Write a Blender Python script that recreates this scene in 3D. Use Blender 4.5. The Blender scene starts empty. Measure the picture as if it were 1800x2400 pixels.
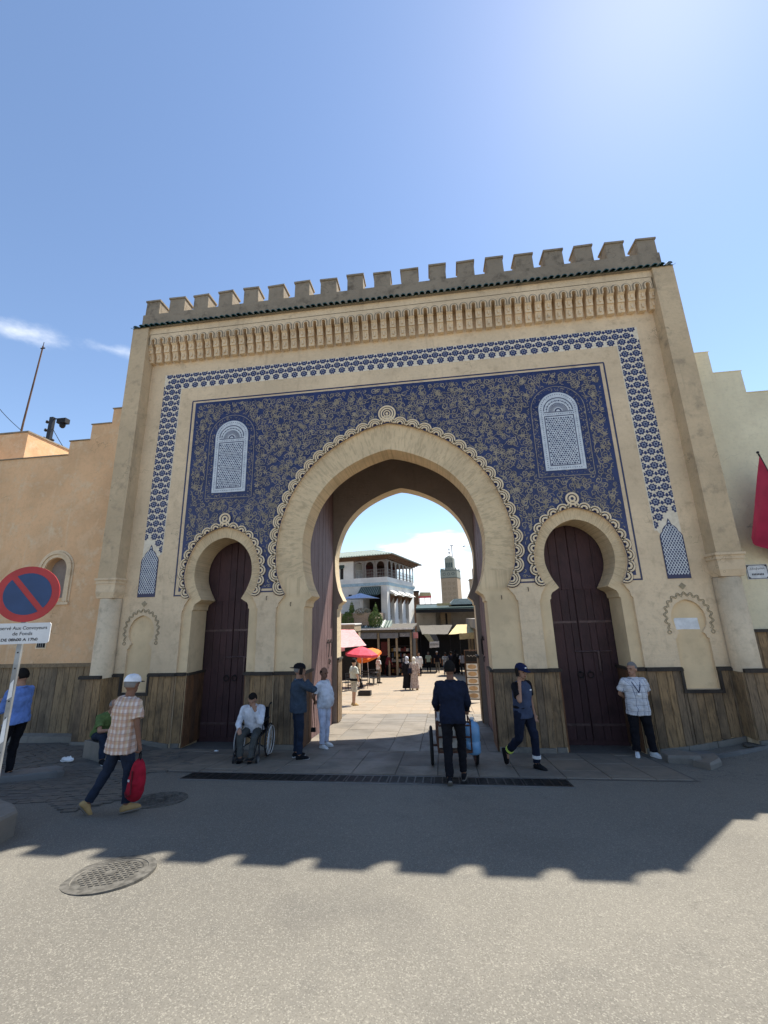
import bpy, math, random
from mathutils import Vector, Matrix, Euler, noise as mnoise
R = math.radians
rnd = random.Random(7)
scene = bpy.context.scene
COL = scene.collection

# ------------------------------------------------------------------ camera
cam_d = bpy.data.cameras.new('camera'); cam = bpy.data.objects.new('camera', cam_d); COL.objects.link(cam)
scene.camera = cam
cam_d.sensor_fit = 'HORIZONTAL'; cam_d.sensor_width = 36.0; cam_d.lens = 973.75/1800*36
cam_d.clip_start = 0.05; cam_d.clip_end = 3000
_y, _p, _r = R(-7.0616), R(14.3323), R(-1.5343)
F = Vector((math.sin(_y)*math.cos(_p), math.cos(_y)*math.cos(_p), math.sin(_p)))
Rt = Vector((math.cos(_y), -math.sin(_y), 0)); Up = Rt.cross(F)
Rr = math.cos(_r)*Rt + math.sin(_r)*Up; Ur = -math.sin(_r)*Rt + math.cos(_r)*Up
cam.matrix_world = Matrix(((Rr.x, Ur.x, -F.x, 1.0873), (Rr.y, Ur.y, -F.y, -10.0), (Rr.z, Ur.z, -F.z, 2.83), (0, 0, 0, 1)))
scene.render.resolution_x = 768; scene.render.resolution_y = 1024

# ------------------------------------------------------------------ sky and sun
SUN_EL, SUN_AZ = R(59.4), R(41.8)          # azimuth from +y towards +x
w = bpy.data.worlds.new('World'); scene.world = w; w.use_nodes = True
nt = w.node_tree; nt.nodes.clear()
def wn(t, **k):
    n = nt.nodes.new(t)
    for a, v in k.items(): setattr(n, a, v)
    return n
def wm(op, a, b=None, c=None):
    n = wn('ShaderNodeMath', operation=op)
    for i, v in enumerate((a, b, c)):
        if v is None: continue
        if hasattr(v, 'is_output'): nt.links.new(v, n.inputs[i])
        else: n.inputs[i].default_value = v
    return n.outputs[0]
sky = wn('ShaderNodeTexSky', sky_type='NISHITA', sun_disc=False, sun_elevation=SUN_EL, sun_rotation=SUN_AZ,
         altitude=400, air_density=1.0, dust_density=0.2, ozone_density=1.2)
tc = wn('ShaderNodeTexCoord'); sx = wn('ShaderNodeSeparateXYZ'); nt.links.new(tc.outputs['Generated'], sx.inputs[0])
el = wm('MAXIMUM', sx.outputs['Z'], 0.0)
den = wm('ADD', el, 0.12)
cv = wn('ShaderNodeCombineXYZ')
nt.links.new(wm('DIVIDE', sx.outputs['X'], den), cv.inputs[0]); nt.links.new(wm('DIVIDE', sx.outputs['Y'], den), cv.inputs[1])
def wnoise(scale, det, off, rough=0.6):
    mp = wn('ShaderNodeMapping'); nt.links.new(cv.outputs[0], mp.inputs[0]); mp.inputs['Location'].default_value = off
    n = wn('ShaderNodeTexNoise'); n.inputs['Scale'].default_value = scale; n.inputs['Detail'].default_value = det
    n.inputs['Roughness'].default_value = rough
    nt.links.new(mp.outputs[0], n.inputs['Vector']); return n.outputs['Fac']
def wramp(f, a, b):
    m = wn('ShaderNodeMapRange', interpolation_type='SMOOTHSTEP'); nt.links.new(f, m.inputs[0])
    m.inputs[1].default_value = a; m.inputs[2].default_value = b; return m.outputs[0]
low = wramp(wm('SUBTRACT', wm('ADD', wnoise(1.1, 8, (3.1, 0.35, 0)), wm('MULTIPLY', wm('SUBTRACT', 0.165, el), 1.7)), 0.0), 0.48, 0.62)
wx, wy = wm('DIVIDE', sx.outputs['X'], den), wm('DIVIDE', sx.outputs['Y'], den)
def wisp(cx, cy, ang, ra, rb, seed):        # one torn wisp of cloud
    dx, dy = wm('SUBTRACT', wx, cx), wm('SUBTRACT', wy, cy); c_, s_ = math.cos(ang), math.sin(ang)
    u = wm('DIVIDE', wm('ADD', wm('MULTIPLY', dx, c_), wm('MULTIPLY', dy, s_)), ra); v = wm('DIVIDE', wm('SUBTRACT', wm('MULTIPLY', dy, c_), wm('MULTIPLY', dx, s_)), rb)
    q = wm('SUBTRACT', 1.0, wm('SQRT', wm('ADD', wm('MULTIPLY', u, u), wm('MULTIPLY', v, v))))
    return wramp(wm('ADD', wm('MULTIPLY', q, .45), wm('SUBTRACT', wnoise(7.0, 7, (seed, 2.2, seed), .62), .5)), .08, .75)
front = wramp(sx.outputs['Y'], 0.0, 0.1)
band = wm('MULTIPLY', wm('MULTIPLY', wm('MAXIMUM', wisp(-1.13, .86, .6, .22, .075, 1.3), wm('MULTIPLY', wisp(-.93, .99, .6, .16, .05, 4.1), .8)), front), .8)
cl = wm('MINIMUM', wm('MAXIMUM', low, band), 0.85)
cshade = wnoise(2.6, 4, (1.0, 4.0, 0))
cc = wn('ShaderNodeMixRGB'); nt.links.new(cshade, cc.inputs[0])
cc.inputs[1].default_value = (4.6, 5.0, 5.6, 1); cc.inputs[2].default_value = (7.2, 7.2, 7.2, 1)
mx = wn('ShaderNodeMixRGB'); nt.links.new(cl, mx.inputs[0]); nt.links.new(sky.outputs[0], mx.inputs[1]); nt.links.new(cc.outputs[0], mx.inputs[2])
bg = wn('ShaderNodeBackground'); bg.inputs['Strength'].default_value = 0.091
nt.links.new(mx.outputs[0], bg.inputs[0]); wo = wn('ShaderNodeOutputWorld'); nt.links.new(bg.outputs[0], wo.inputs[0])
sd = bpy.data.lights.new('sun', 'SUN'); sd.energy = 3.7; sd.angle = R(0.53); sd.color = (1.0, 0.95, 0.86)
sun = bpy.data.objects.new('sun', sd); COL.objects.link(sun)
sdir = Vector((math.sin(SUN_AZ)*math.cos(SUN_EL), math.cos(SUN_AZ)*math.cos(SUN_EL), math.sin(SUN_EL)))
sun.rotation_euler = sdir.to_track_quat('Z', 'Y').to_euler(); sun.location = sdir*60
scene.view_settings.view_transform = 'Standard'; scene.view_settings.look = 'None'
scene.view_settings.exposure = 1.3; scene.view_settings.gamma = 1.0; scene.view_settings.use_curve_mapping = False
scene.render.engine = 'CYCLES'
scene.cycles.max_bounces = 8; scene.cycles.diffuse_bounces = 5

# ------------------------------------------------------------------ materials
MATS = {}
class NT:
    def __init__(s, name):
        s.m = bpy.data.materials.new(name); s.m.use_nodes = True; s.t = s.m.node_tree; s.b = s.t.nodes['Principled BSDF']
        MATS[name] = s.m
    def n(s, t, **k):
        x = s.t.nodes.new(t)
        for a, v in k.items(): setattr(x, a, v)
        return x
    def l(s, a, b): s.t.links.new(a, b)
    def coord(s, kind='Object', scale=(1, 1, 1), rand=False):
        c = s.n('ShaderNodeTexCoord').outputs[kind] if kind != 'World' else s.n('ShaderNodeNewGeometry').outputs['Position']
        mp = s.n('ShaderNodeMapping'); mp.inputs['Scale'].default_value = scale; s.l(c, mp.inputs[0])
        if rand:
            oi = s.n('ShaderNodeObjectInfo'); mu = s.n('ShaderNodeMath', operation='MULTIPLY'); s.l(oi.outputs['Random'], mu.inputs[0]); mu.inputs[1].default_value = 37.0
            cb = s.n('ShaderNodeCombineXYZ')
            for i in range(3): s.l(mu.outputs[0], cb.inputs[i])
            s.l(cb.outputs[0], mp.inputs['Location'])
        return mp.outputs[0]
    def noise(s, v, scale, det=4, rough=.55, dist=0):
        x = s.n('ShaderNodeTexNoise'); s.l(v, x.inputs['Vector']); x.inputs['Scale'].default_value = scale
        x.inputs['Detail'].default_value = det; x.inputs['Roughness'].default_value = rough; x.inputs['Distortion'].default_value = dist
        return x.outputs['Fac']
    def rng(s, f, a, b, lo=0., hi=1.):
        x = s.n('ShaderNodeMapRange', interpolation_type='SMOOTHSTEP'); s.l(f, x.inputs[0])
        for i, v in ((1, a), (2, b), (3, lo), (4, hi)): x.inputs[i].default_value = v
        return x.outputs[0]
    def math(s, op, a, b=None):
        x = s.n('ShaderNodeMath', operation=op)
        for i, v in enumerate((a, b)):
            if v is None: continue
            if hasattr(v, 'is_output'): s.l(v, x.inputs[i])
            else: x.inputs[i].default_value = v
        return x.outputs[0]
    def mix(s, f, a, b, mode='MIX'):
        x = s.n('ShaderNodeMixRGB', blend_type=mode)
        for i, v in enumerate((f, a, b)):
            if hasattr(v, 'is_output'): s.l(v, x.inputs[i])
            elif i == 0: x.inputs[0].default_value = v
            else: x.inputs[i].default_value = (*v, 1)
        return x.outputs[0]
    def col(s, c):
        if hasattr(c, 'is_output'): s.l(c, s.b.inputs['Base Color'])
        else: s.b.inputs['Base Color'].default_value = (*c, 1)
    def rough(s, r):
        if hasattr(r, 'is_output'): s.l(r, s.b.inputs['Roughness'])
        else: s.b.inputs['Roughness'].default_value = r
    def bump(s, h, strength=.4, dist=.02):
        x = s.n('ShaderNodeBump'); x.inputs['Strength'].default_value = strength; x.inputs['Distance'].default_value = dist
        s.l(h, x.inputs['Height']); s.l(x.outputs[0], s.b.inputs['Normal'])

def plain(name, c, rough=.8, metal=0., var=.12, scale=9., spec=.3, bump=0.):
    m = NT(name); v = m.coord('Object', rand=True); f = m.noise(v, scale, 4)
    m.col(m.mix(m.rng(f, .3, .7), tuple(x*(1-var) for x in c), tuple(min(1, x*(1+var)) for x in c)))
    m.rough(rough); m.b.inputs['Metallic'].default_value = metal; m.b.inputs['Specular IOR Level'].default_value = spec
    if bump: m.bump(m.noise(v, scale*6, 3), bump, .01)
    return m.m

def plaster(name, c, dirt, stain=.5, horiz=True, rough=.92, big=.45):
    m = NT(name); v = m.coord('World')
    a = m.noise(v, big, 5, .6); b = m.noise(v, 3.2, 6, .65)
    vs = m.coord('World', (5.0, 5.0, .35)); st = m.noise(vs, 1.0, 5, .6)
    vh = m.coord('World', (.6, .6, 9.0)); hh = m.noise(vh, 2.0, 4, .6)
    c1 = m.mix(m.rng(a, .35, .68), c, tuple(x*.80 for x in c))
    pt = m.noise(v, 1.15, 7, .72, .8)
    c1 = m.mix(m.math('MULTIPLY', m.rng(pt, .52, .60), stain*.55), c1, tuple(.55*x+.45*y for x, y in zip(c, dirt)))
    c2 = m.mix(m.math('MULTIPLY', m.rng(b, .50, .76), stain), c1, dirt)
    c3 = m.mix(m.math('MULTIPLY', m.rng(st, .56, .80), stain*.8), c2, dirt)
    c4 = m.mix(m.math('MULTIPLY', m.rng(hh, .5, .75), .16 if horiz else .05), c3, tuple(x*.72 for x in c))
    m.col(c4); m.rough(rough); m.b.inputs['Specular IOR Level'].default_value = .15
    vo = m.n('ShaderNodeTexVoronoi', feature='DISTANCE_TO_EDGE'); vo.inputs['Scale'].default_value = .9
    wv_ = m.n('ShaderNodeVectorMath', operation='ADD'); nz = m.n('ShaderNodeTexNoise'); m.l(v, nz.inputs['Vector']); nz.inputs['Scale'].default_value = 3.; m.l(v, wv_.inputs[0]); m.l(nz.outputs['Color'], wv_.inputs[1]); m.l(wv_.outputs[0], vo.inputs['Vector'])
    ck = m.math('MULTIPLY', m.rng(vo.outputs['Distance'], .0, .012, 1., 0.), m.rng(m.noise(v, .6, 2), .56, .64))
    c4 = m.mix(m.math('MULTIPLY', ck, .6), c4, tuple(x*.35 for x in c))
    fine = m.noise(v, 38, 5, .7); gr = m.noise(v, 14, 6, .7)
    c4 = m.mix(m.math('MULTIPLY', m.rng(gr, .45, .72), .30), c4, tuple(x*.6 for x in c)); m.col(c4)
    hsum = m.math('ADD', m.math('MULTIPLY', fine, .35), m.math('ADD', m.math('MULTIPLY', b, .6), m.math('MULTIPLY', hh, .35 if horiz else .1)))
    m.bump(hsum, .75, .025)
    return m.m
plaster('cream_plaster', (.82, .63, .405), (.44, .325, .205), .7)
plaster('weathered_plaster', (.33, .27, .195), (.12, .098, .072), .95)
plaster('pilaster_plaster', (.66, .50, .31), (.30, .235, .16), .75)
plaster('orange_plaster', (.80, .50, .27), (.76, .57, .36), 1.0, False, big=.8)
plaster('pale_plaster', (.84, .745, .51), (.66, .565, .39), .5, True)
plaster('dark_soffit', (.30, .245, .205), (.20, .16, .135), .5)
plaster('white_wall', (.74, .72, .66), (.52, .49, .42), .35, False)
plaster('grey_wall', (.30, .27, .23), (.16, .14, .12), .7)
plaster('stone_plinth', (.27, .245, .205), (.13, .12, .10), .8)
plaster('rear_plaster', (.62, .50, .33), (.42, .33, .22), .4)

def voussoir():                      # brushed plaster, combed in lines that point at each arch's centre
    m = NT('combed_plaster'); v = m.coord('World'); sp = m.n('ShaderNodeSeparateXYZ'); m.l(v, sp.inputs[0])
    ax = m.math('ABSOLUTE', sp.outputs['X'])
    small = m.math('GREATER_THAN', ax, 3.12)
    cx = m.math('MULTIPLY', small, 4.35); cz = m.math('SUBTRACT', 4.75, m.math('MULTIPLY', small, .7))
    dx = m.math('SUBTRACT', ax, cx); dz = m.math('MAXIMUM', m.math('SUBTRACT', sp.outputs['Z'], cz), -.9)
    ang = m.math('ARCTAN2', dz, dx)
    rad = m.math('SQRT', m.math('ADD', m.math('MULTIPLY', dx, dx), m.math('MULTIPLY', dz, dz)))
    cb = m.n('ShaderNodeCombineXYZ'); m.l(m.math('MULTIPLY', ang, 13.0), cb.inputs[0]); m.l(m.math('MULTIPLY', rad, .9), cb.inputs[1])
    m.l(sp.outputs['X'], cb.inputs[2])
    ln = m.noise(cb.outputs[0], 3.0, 4, .7)
    up = m.rng(sp.outputs['Z'], 3.35, 3.5)
    a = m.noise(v, .9, 5, .6); b = m.noise(v, 5, 5, .6)
    c = (.80, .605, .36)
    c1 = m.mix(m.rng(a, .35, .7), c, tuple(x*.8 for x in c))
    c1 = m.mix(m.math('MULTIPLY', m.rng(b, .5, .75), .35), c1, (.50, .37, .22))
    c2 = m.mix(m.math('MULTIPLY', m.math('MULTIPLY', m.rng(ln, .48, .62), up), .38), c1, (.36, .265, .155))
    m.col(c2); m.rough(.93); m.b.inputs['Specular IOR Level'].default_value = .12
    m.bump(m.math('ADD', m.math('MULTIPLY', m.math('MULTIPLY', ln, up), 1.0), m.math('MULTIPLY', b, .3)), .8, .03)
voussoir()

def wood(name, c1, c2, dark, gloss=.75, streak=1.0):
    m = NT(name); v = m.coord('Object', (9, 9, .9), True); v2 = m.coord('Object', (1.2, 1.2, .8), True)
    g = m.noise(v, 5.5, 6, .65, .6); b = m.noise(v2, 1.6, 5, .6)
    oi = m.n('ShaderNodeObjectInfo')
    base = m.mix(m.rng(oi.outputs['Random'], 0, 1), c1, c2)
    k = m.mix(m.math('MULTIPLY', m.rng(g, .44, .72), .8*streak), base, dark)
    k = m.mix(m.math('MULTIPLY', m.rng(b, .45, .72), .65), k, dark)
    wv = m.coord('World', (1, 1, 1)); wb = m.noise(wv, 1.3, 4, .6)
    k = m.mix(m.math('MULTIPLY', m.rng(wb, .5, .7), .55), k, dark)
    m.col(k); m.rough(gloss); m.b.inputs['Specular IOR Level'].default_value = .25
    m.bump(m.math('ADD', g, m.math('MULTIPLY', b, .3)), .7, .012)
wood('plank_wood', (.38, .24, .115), (.235, .165, .10), (.05, .038, .027))
wood('jamb_wood', (.24, .115, .052), (.17, .09, .05), (.03, .02, .016))
wood('left_plank_wood', (.34, .235, .125), (.25, .185, .115), (.07, .053, .038))
wood('moulding_wood', (.075, .058, .042), (.06, .05, .04), (.025, .02, .018))
wood('maroon_door', (.085, .042, .042), (.070, .036, .037), (.035, .02, .02), .55, .5)
wood('purple_door', (.20, .125, .115), (.175, .112, .105), (.115, .07, .066), .6, .7)
wood('brown_timber', (.16, .085, .045), (.13, .07, .04), (.05, .03, .02))

m = NT('blue_tile'); v = m.coord('World'); f = m.noise(v, 2.2, 5, .6); g = m.noise(v, 16, 3)
m.col(m.mix(m.rng(f, .3, .7), (.010, .017, .074), (.018, .030, .115))); m.rough(m.rng(g, .3, .7, .25, .5)); m.bump(g, .25, .01)
m = NT('blue_motif'); m.col((.014, .022, .095)); m.rough(.35)
m = NT('dark_line'); m.col((.020, .024, .075)); m.rough(.4)
m = NT('tan_relief'); v = m.coord('World'); f = m.noise(v, 5, 4); m.col(m.mix(m.rng(f, .35, .65), (.27, .222, .155), (.38, .315, .22))); m.rough(.85)
m = NT('cream_relief'); v = m.coord('World'); f = m.noise(v, 6, 4); m.col(m.mix(m.rng(f, .35, .65), (.78, .60, .375), (.86, .68, .44))); m.rough(.85)
m = NT('band_ground'); v = m.coord('World'); f = m.noise(v, 7, 5, .65); m.col(m.mix(m.rng(f, .35, .65), (.70, .60, .44), (.84, .74, .57))); m.rough(.85)
m = NT('white_tile'); v = m.coord('World'); f = m.noise(v, 8, 3); m.col(m.mix(m.rng(f, .35, .65), (.52, .55, .57), (.66, .68, .68))); m.rough(.3)
m = NT('ground_relief'); v = m.coord('World'); f = m.noise(v, 12, 4); m.col(m.mix(m.rng(f, .35, .65), (.40, .32, .20), (.30, .24, .15))); m.rough(.9)
m = NT('green_glaze'); v = m.coord('Object', rand=True); f = m.noise(v, 14, 4, .6)
oi = m.n('ShaderNodeObjectInfo'); c0 = m.mix(oi.outputs['Random'], (.008, .045, .032), (.018, .075, .05))
m.col(m.mix(m.rng(f, .55, .75), c0, (.06, .075, .06))); m.rough(.3)

def asphalt():
    m = NT('asphalt'); v = m.coord('World'); big = m.noise(v, .22, 5, .6); mid = m.noise(v, 1.7, 5, .65)
    vo = m.n('ShaderNodeTexVoronoi'); m.l(v, vo.inputs['Vector']); vo.inputs['Scale'].default_value = 120
    fine = m.noise(v, 140, 3, .7)
    sc = m.n('ShaderNodeSeparateColor'); m.l(vo.outputs['Color'], sc.inputs[0])
    base = m.mix(m.rng(big, .38, .60), (.162, .149, .124), (.198, .182, .150))
    base = m.mix(m.math('MULTIPLY', m.rng(mid, .5, .75), .35), base, (.115, .108, .095))
    base = m.mix(m.math('MULTIPLY', m.rng(sc.outputs[0], .72, .95), .5), base, (.36, .335, .275))
    base = m.mix(m.math('MULTIPLY', m.rng(sc.outputs[1], .72, .95), .4), base, (.09, .083, .07))
    oil = m.noise(v, .55, 3, .5)
    base = m.mix(m.math('MULTIPLY', m.rng(oil, .62, .72), .16), base, (.09, .085, .078))
    ck = m.n('ShaderNodeTexVoronoi', feature='DISTANCE_TO_EDGE'); wva = m.n('ShaderNodeVectorMath', operation='ADD'); nza = m.n('ShaderNodeTexNoise'); m.l(v, nza.inputs['Vector']); nza.inputs['Scale'].default_value = 1.6; nza.inputs['Detail'].default_value = 5; m.l(v, wva.inputs[0]); m.l(nza.outputs['Color'], wva.inputs[1]); m.l(wva.outputs[0], ck.inputs['Vector']); ck.inputs['Scale'].default_value = .3
    cm = m.math('MULTIPLY', m.rng(ck.outputs['Distance'], .0, .0035, 1., 0.), m.rng(big, .52, .6))
    base = m.mix(m.math('MULTIPLY', cm, .35), base, (.06, .055, .048))
    m.col(base); m.rough(.88); m.b.inputs['Specular IOR Level'].default_value = .25
    h = m.math('ADD', m.math('MULTIPLY', sc.outputs[2], .6), m.math('ADD', m.math('MULTIPLY', fine, .5), m.math('MULTIPLY', mid, .8)))
    m.bump(h, .7, .008)
asphalt()
def slab(name, c1, c2, dirt, rough, wet=0.):
    m = NT(name); v = m.coord('World'); oi = m.n('ShaderNodeObjectInfo')
    a = m.noise(v, 1.1, 5, .6); b = m.noise(v, 7, 5, .65)
    c = m.mix(oi.outputs['Random'], c1, c2); c = m.mix(m.math('MULTIPLY', m.rng(a, .42, .7), .6), c, dirt)
    c = m.mix(m.math('MULTIPLY', m.rng(b, .5, .75), .5), c, tuple(x*.6 for x in c1)); m.col(c)
    m.rough(m.rng(a, .35, .6, rough-.28, rough)); m.bump(m.math('ADD', b, m.math('MULTIPLY', m.noise(v, 30, 4), .4)), .45, .01)
slab('stone_slab', (.22, .185, .14), (.17, .15, .12), (.09, .08, .066), .88)
slab('market_slab', (.34, .255, .165), (.28, .225, .155), (.22, .185, .14), .75)
slab('grey_paver', (.135, .125, .105), (.12, .112, .098), (.075, .07, .06), .85)
slab('kerb_concrete', (.20, .195, .18), (.17, .165, .155), (.10, .098, .09), .9)
slab('worn_stone', (.24, .21, .17), (.20, .18, .15), (.11, .10, .085), .85)
def brickfloor():
    m = NT('market_floor'); v = m.coord('World'); br = m.n('ShaderNodeTexBrick'); m.l(v, br.inputs['Vector'])
    br.inputs['Scale'].default_value = 1.0; br.inputs['Brick Width'].default_value = .75; br.inputs['Row Height'].default_value = .5; br.inputs['Mortar Size'].default_value = .012
    br.inputs['Color1'].default_value = (.34, .255, .165, 1); br.inputs['Color2'].default_value = (.28, .225, .155, 1); br.inputs['Mortar'].default_value = (.2, .17, .13, 1)
    b = m.noise(v, 2.5, 5, .6); m.col(m.mix(m.math('MULTIPLY', m.rng(b, .45, .7), .5), br.outputs['Color'], (.26, .22, .17))); m.rough(.75)
brickfloor()
plain('cast_iron', (.105, .098, .084), .9, 0., .35, 14, .2, .4)
plain('grate_iron', (.035, .034, .033), .55, .5, .3, 10, .5)
plain('mortar', (.12, .11, .095), .95)
plain('black', (.012, .012, .013), .7)
plain('interior_shade', (.02, .018, .017), .9)  # near-black colour paints the shade inside shops, windows and openings
plain('worn_iron', (.10, .062, .058), .5, .3, .3, 12, .5)
plain('iron_dark', (.02, .018, .017), .5, .4)
plain('galvanised', (.30, .31, .31), .5, .55, .2, 5, .5)
plain('paper_white', (.74, .74, .72), .85)

# ------------------------------------------------------------------ mesh helpers
class MB:
    def __init__(s): s.v = []; s.f = []; s.m = []; s.mi = 0
    def vert(s, p): s.v.append(tuple(p)); return len(s.v)-1
    def face(s, ids): s.f.append(tuple(ids)); s.m.append(s.mi)
    def poly(s, pts): s.face([s.vert(p) for p in pts])
    def hexa(s, a, b):          # a: 4 bottom points (ccw from above), b: 4 top points
        i = [s.vert(p) for p in a]; j = [s.vert(p) for p in b]
        s.face(i[::-1]); s.face(j)
        for k in range(4): s.face((i[k], i[(k+1) % 4], j[(k+1) % 4], j[k]))
    def box(s, x0, x1, y0, y1, z0, z1):
        s.hexa([(x0, y0, z0), (x1, y0, z0), (x1, y1, z0), (x0, y1, z0)], [(x0, y0, z1), (x1, y0, z1), (x1, y1, z1), (x0, y1, z1)])
    def prism(s, pts2, y0, y1):     # polygon in xz, counter-clockwise seen from -y, extruded to y1
        n = len(pts2); a = [s.vert((x, y0, z)) for x, z in pts2]; b = [s.vert((x, y1, z)) for x, z in pts2]
        s.face(a); s.face(b[::-1])
        for k in range(n): s.face((a[(k+1) % n], a[k], b[k], b[(k+1) % n]))
    def prismz(s, pts2, z0, z1):
        n = len(pts2); a = [s.vert((x, y, z0)) for x, y in pts2]; b = [s.vert((x, y, z1)) for x, y in pts2]
        s.face(a[::-1]); s.face(b)
        for k in range(n): s.face((a[k], a[(k+1) % n], b[(k+1) % n], b[k]))
    def tube(s, pts, r, n=8, cap=True, closed=False):
        pts = [Vector(p) for p in pts]; m = len(pts); rs = r if isinstance(r, (list, tuple)) else [r]*m
        rings = []; prev = None
        for i, p in enumerate(pts):
            if closed: d = pts[(i+1) % m]-pts[i-1]
            else: d = pts[min(i+1, m-1)]-pts[max(i-1, 0)]
            d.normalize()
            if prev is None:
                a = Vector((0, 0, 1)) if abs(d.z) < .9 else Vector((1, 0, 0)); u = d.cross(a).normalized()
            else: u = (prev-d*prev.dot(d)).normalized()
            prev = u; vv = d.cross(u)
            rings.append([s.vert(p+rs[i]*(math.cos(2*math.pi*k/n)*u+math.sin(2*math.pi*k/n)*vv)) for k in range(n)])
        for i in range(m if closed else m-1):
            A, B = rings[i], rings[(i+1) % m]
            for k in range(n): s.face((A[k], A[(k+1) % n], B[(k+1) % n], B[k]))
        if cap and not closed: s.face(rings[0][::-1]); s.face(rings[-1])
    def lathe(s, prof, c=(0, 0, 0), n=16):       # prof: (r, z)
        rings = [[s.vert((c[0]+r*math.cos(2*math.pi*k/n), c[1]+r*math.sin(2*math.pi*k/n), c[2]+z)) for k in range(n)] for r, z in prof]
        for A, B in zip(rings, rings[1:]):
            for k in range(n): s.face((A[k], A[(k+1) % n], B[(k+1) % n], B[k]))
        s.face(rings[0][::-1]); s.face(rings[-1])
    def ring(s, c, r0, r1, y0, y1, n=20, a0=0., a1=2*math.pi):   # annulus in the xz plane, extruded in y
        full = abs(a1-a0-2*math.pi) < 1e-6; m = n if full else n+1
        q = [[s.vert((c[0]+rr*math.cos(a0+(a1-a0)*k/n), yy, c[1]+rr*math.sin(a0+(a1-a0)*k/n))) for k in range(m)] for yy in (y0, y1) for rr in (r0, r1)]
        I0, O0, I1, O1 = q
        for k in range(n):
            j = (k+1) % m
            s.face((I0[k], O0[k], O0[j], I0[j])); s.face((O0[k], O1[k], O1[j], O0[j])); s.face((I1[k], I0[k], I0[j], I1[j]))
        if not full:
            s.face((I0[0], I1[0], O1[0], O0[0])); s.face((I0[-1], O0[-1], O1[-1], I1[-1]))
    def sphere(s, c, r, nu=12, nv=8, M=None):
        rx, ry, rz = r if isinstance(r, (list, tuple)) else (r, r, r); c = Vector(c)
        def P(x, y, z):
            q = Vector((x*rx, y*ry, z*rz)); q = M @ q if M else q; return s.vert(c+q)
        top = P(0, 0, 1); bot = P(0, 0, -1); rings = []
        for j in range(1, nv):
            t = math.pi*j/nv
            rings.append([P(math.sin(t)*math.cos(2*math.pi*k/nu), math.sin(t)*math.sin(2*math.pi*k/nu), math.cos(t)) for k in range(nu)])
        for k in range(nu):
            s.face((top, rings[0][k], rings[0][(k+1) % nu])); s.face((bot, rings[-1][(k+1) % nu], rings[-1][k]))
        for A, B in zip(rings, rings[1:]):
            for k in range(nu): s.face((A[k], B[k], B[(k+1) % nu], A[(k+1) % nu]))
    def ribbon(s, pts, wd, y, taper=True, thick=0.006):        # flat ribbon in an xz plane at depth y
        n = len(pts); L = []; Rr = []
        for i, (x, z) in enumerate(pts):
            a = pts[max(i-1, 0)]; b = pts[min(i+1, n-1)]; dx, dz = b[0]-a[0], b[1]-a[1]; d = math.hypot(dx, dz) or 1
            ww = wd*.5*((.35+.65*math.sin(math.pi*(i+.5)/n)) if taper else 1)
            L.append(s.vert((x-dz/d*ww, y, z+dx/d*ww))); Rr.append(s.vert((x+dz/d*ww, y, z-dx/d*ww)))
        for i in range(n-1): s.face((Rr[i], Rr[i+1], L[i+1], L[i]))
    def mesh(s, name, mats, smooth=False):
        me = bpy.data.meshes.new(name); me.from_pydata(s.v, [], s.f)
        for x in (mats if isinstance(mats, (list, tuple)) else [mats]): me.materials.append(MATS[x] if isinstance(x, str) else x)
        me.polygons.foreach_set('material_index', s.m)
        if smooth: me.polygons.foreach_set('use_smooth', [True]*len(s.f))
        me.update(); return me
    def build(s, name, mats, parent=None, loc=(0, 0, 0), smooth=False):
        return link(name, s.mesh(name, mats, smooth), parent, loc)
def link(name, me, parent=None, loc=(0, 0, 0), rot=(0, 0, 0), scale=None):
    o = bpy.data.objects.new(name, me); COL.objects.link(o); o.location = loc; o.rotation_euler = rot
    if scale is not None: o.scale = scale
    if parent: o.parent = parent
    return o
def tag(o, label, cat, group=None):
    o['label'] = label; o['category'] = cat
    if group: o['group'] = group
    return o
def thing(name, label, cat, loc=(0, 0, 0), rz=0., group=None):
    o = bpy.data.objects.new(name, None); COL.objects.link(o); o.location = loc; o.rotation_euler = (0, 0, rz); o.empty_display_size = .2
    return tag(o, label, cat, group)
def struct(o): o['kind'] = 'structure'; return o
def stuff(o): o['kind'] = 'stuff'; return o
def catmull(pts, n=6):
    out = []; P = [pts[0]]+list(pts)+[pts[-1]]
    for i in range(1, len(P)-2):
        a, b, c, d = P[i-1:i+3]
        for k in range(n):
            t = k/n
            out.append(tuple(.5*((2*b[j])+(-a[j]+c[j])*t+(2*a[j]-5*b[j]+4*c[j]-d[j])*t*t+(-a[j]+3*b[j]-3*c[j]+d[j])*t**3) for j in range(len(b))))
    out.append(tuple(pts[-1])); return out
def lerp_tab(tab, z):      # tab sorted by z: (z, w)
    if z <= tab[0][0]: return tab[0][1]
    for (z0, w0), (z1, w1) in zip(tab, tab[1:]):
        if z <= z1: return w0 if z1 == z0 else w0+(w1-w0)*(z-z0)/(z1-z0)
    return tab[-1][1]

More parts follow.
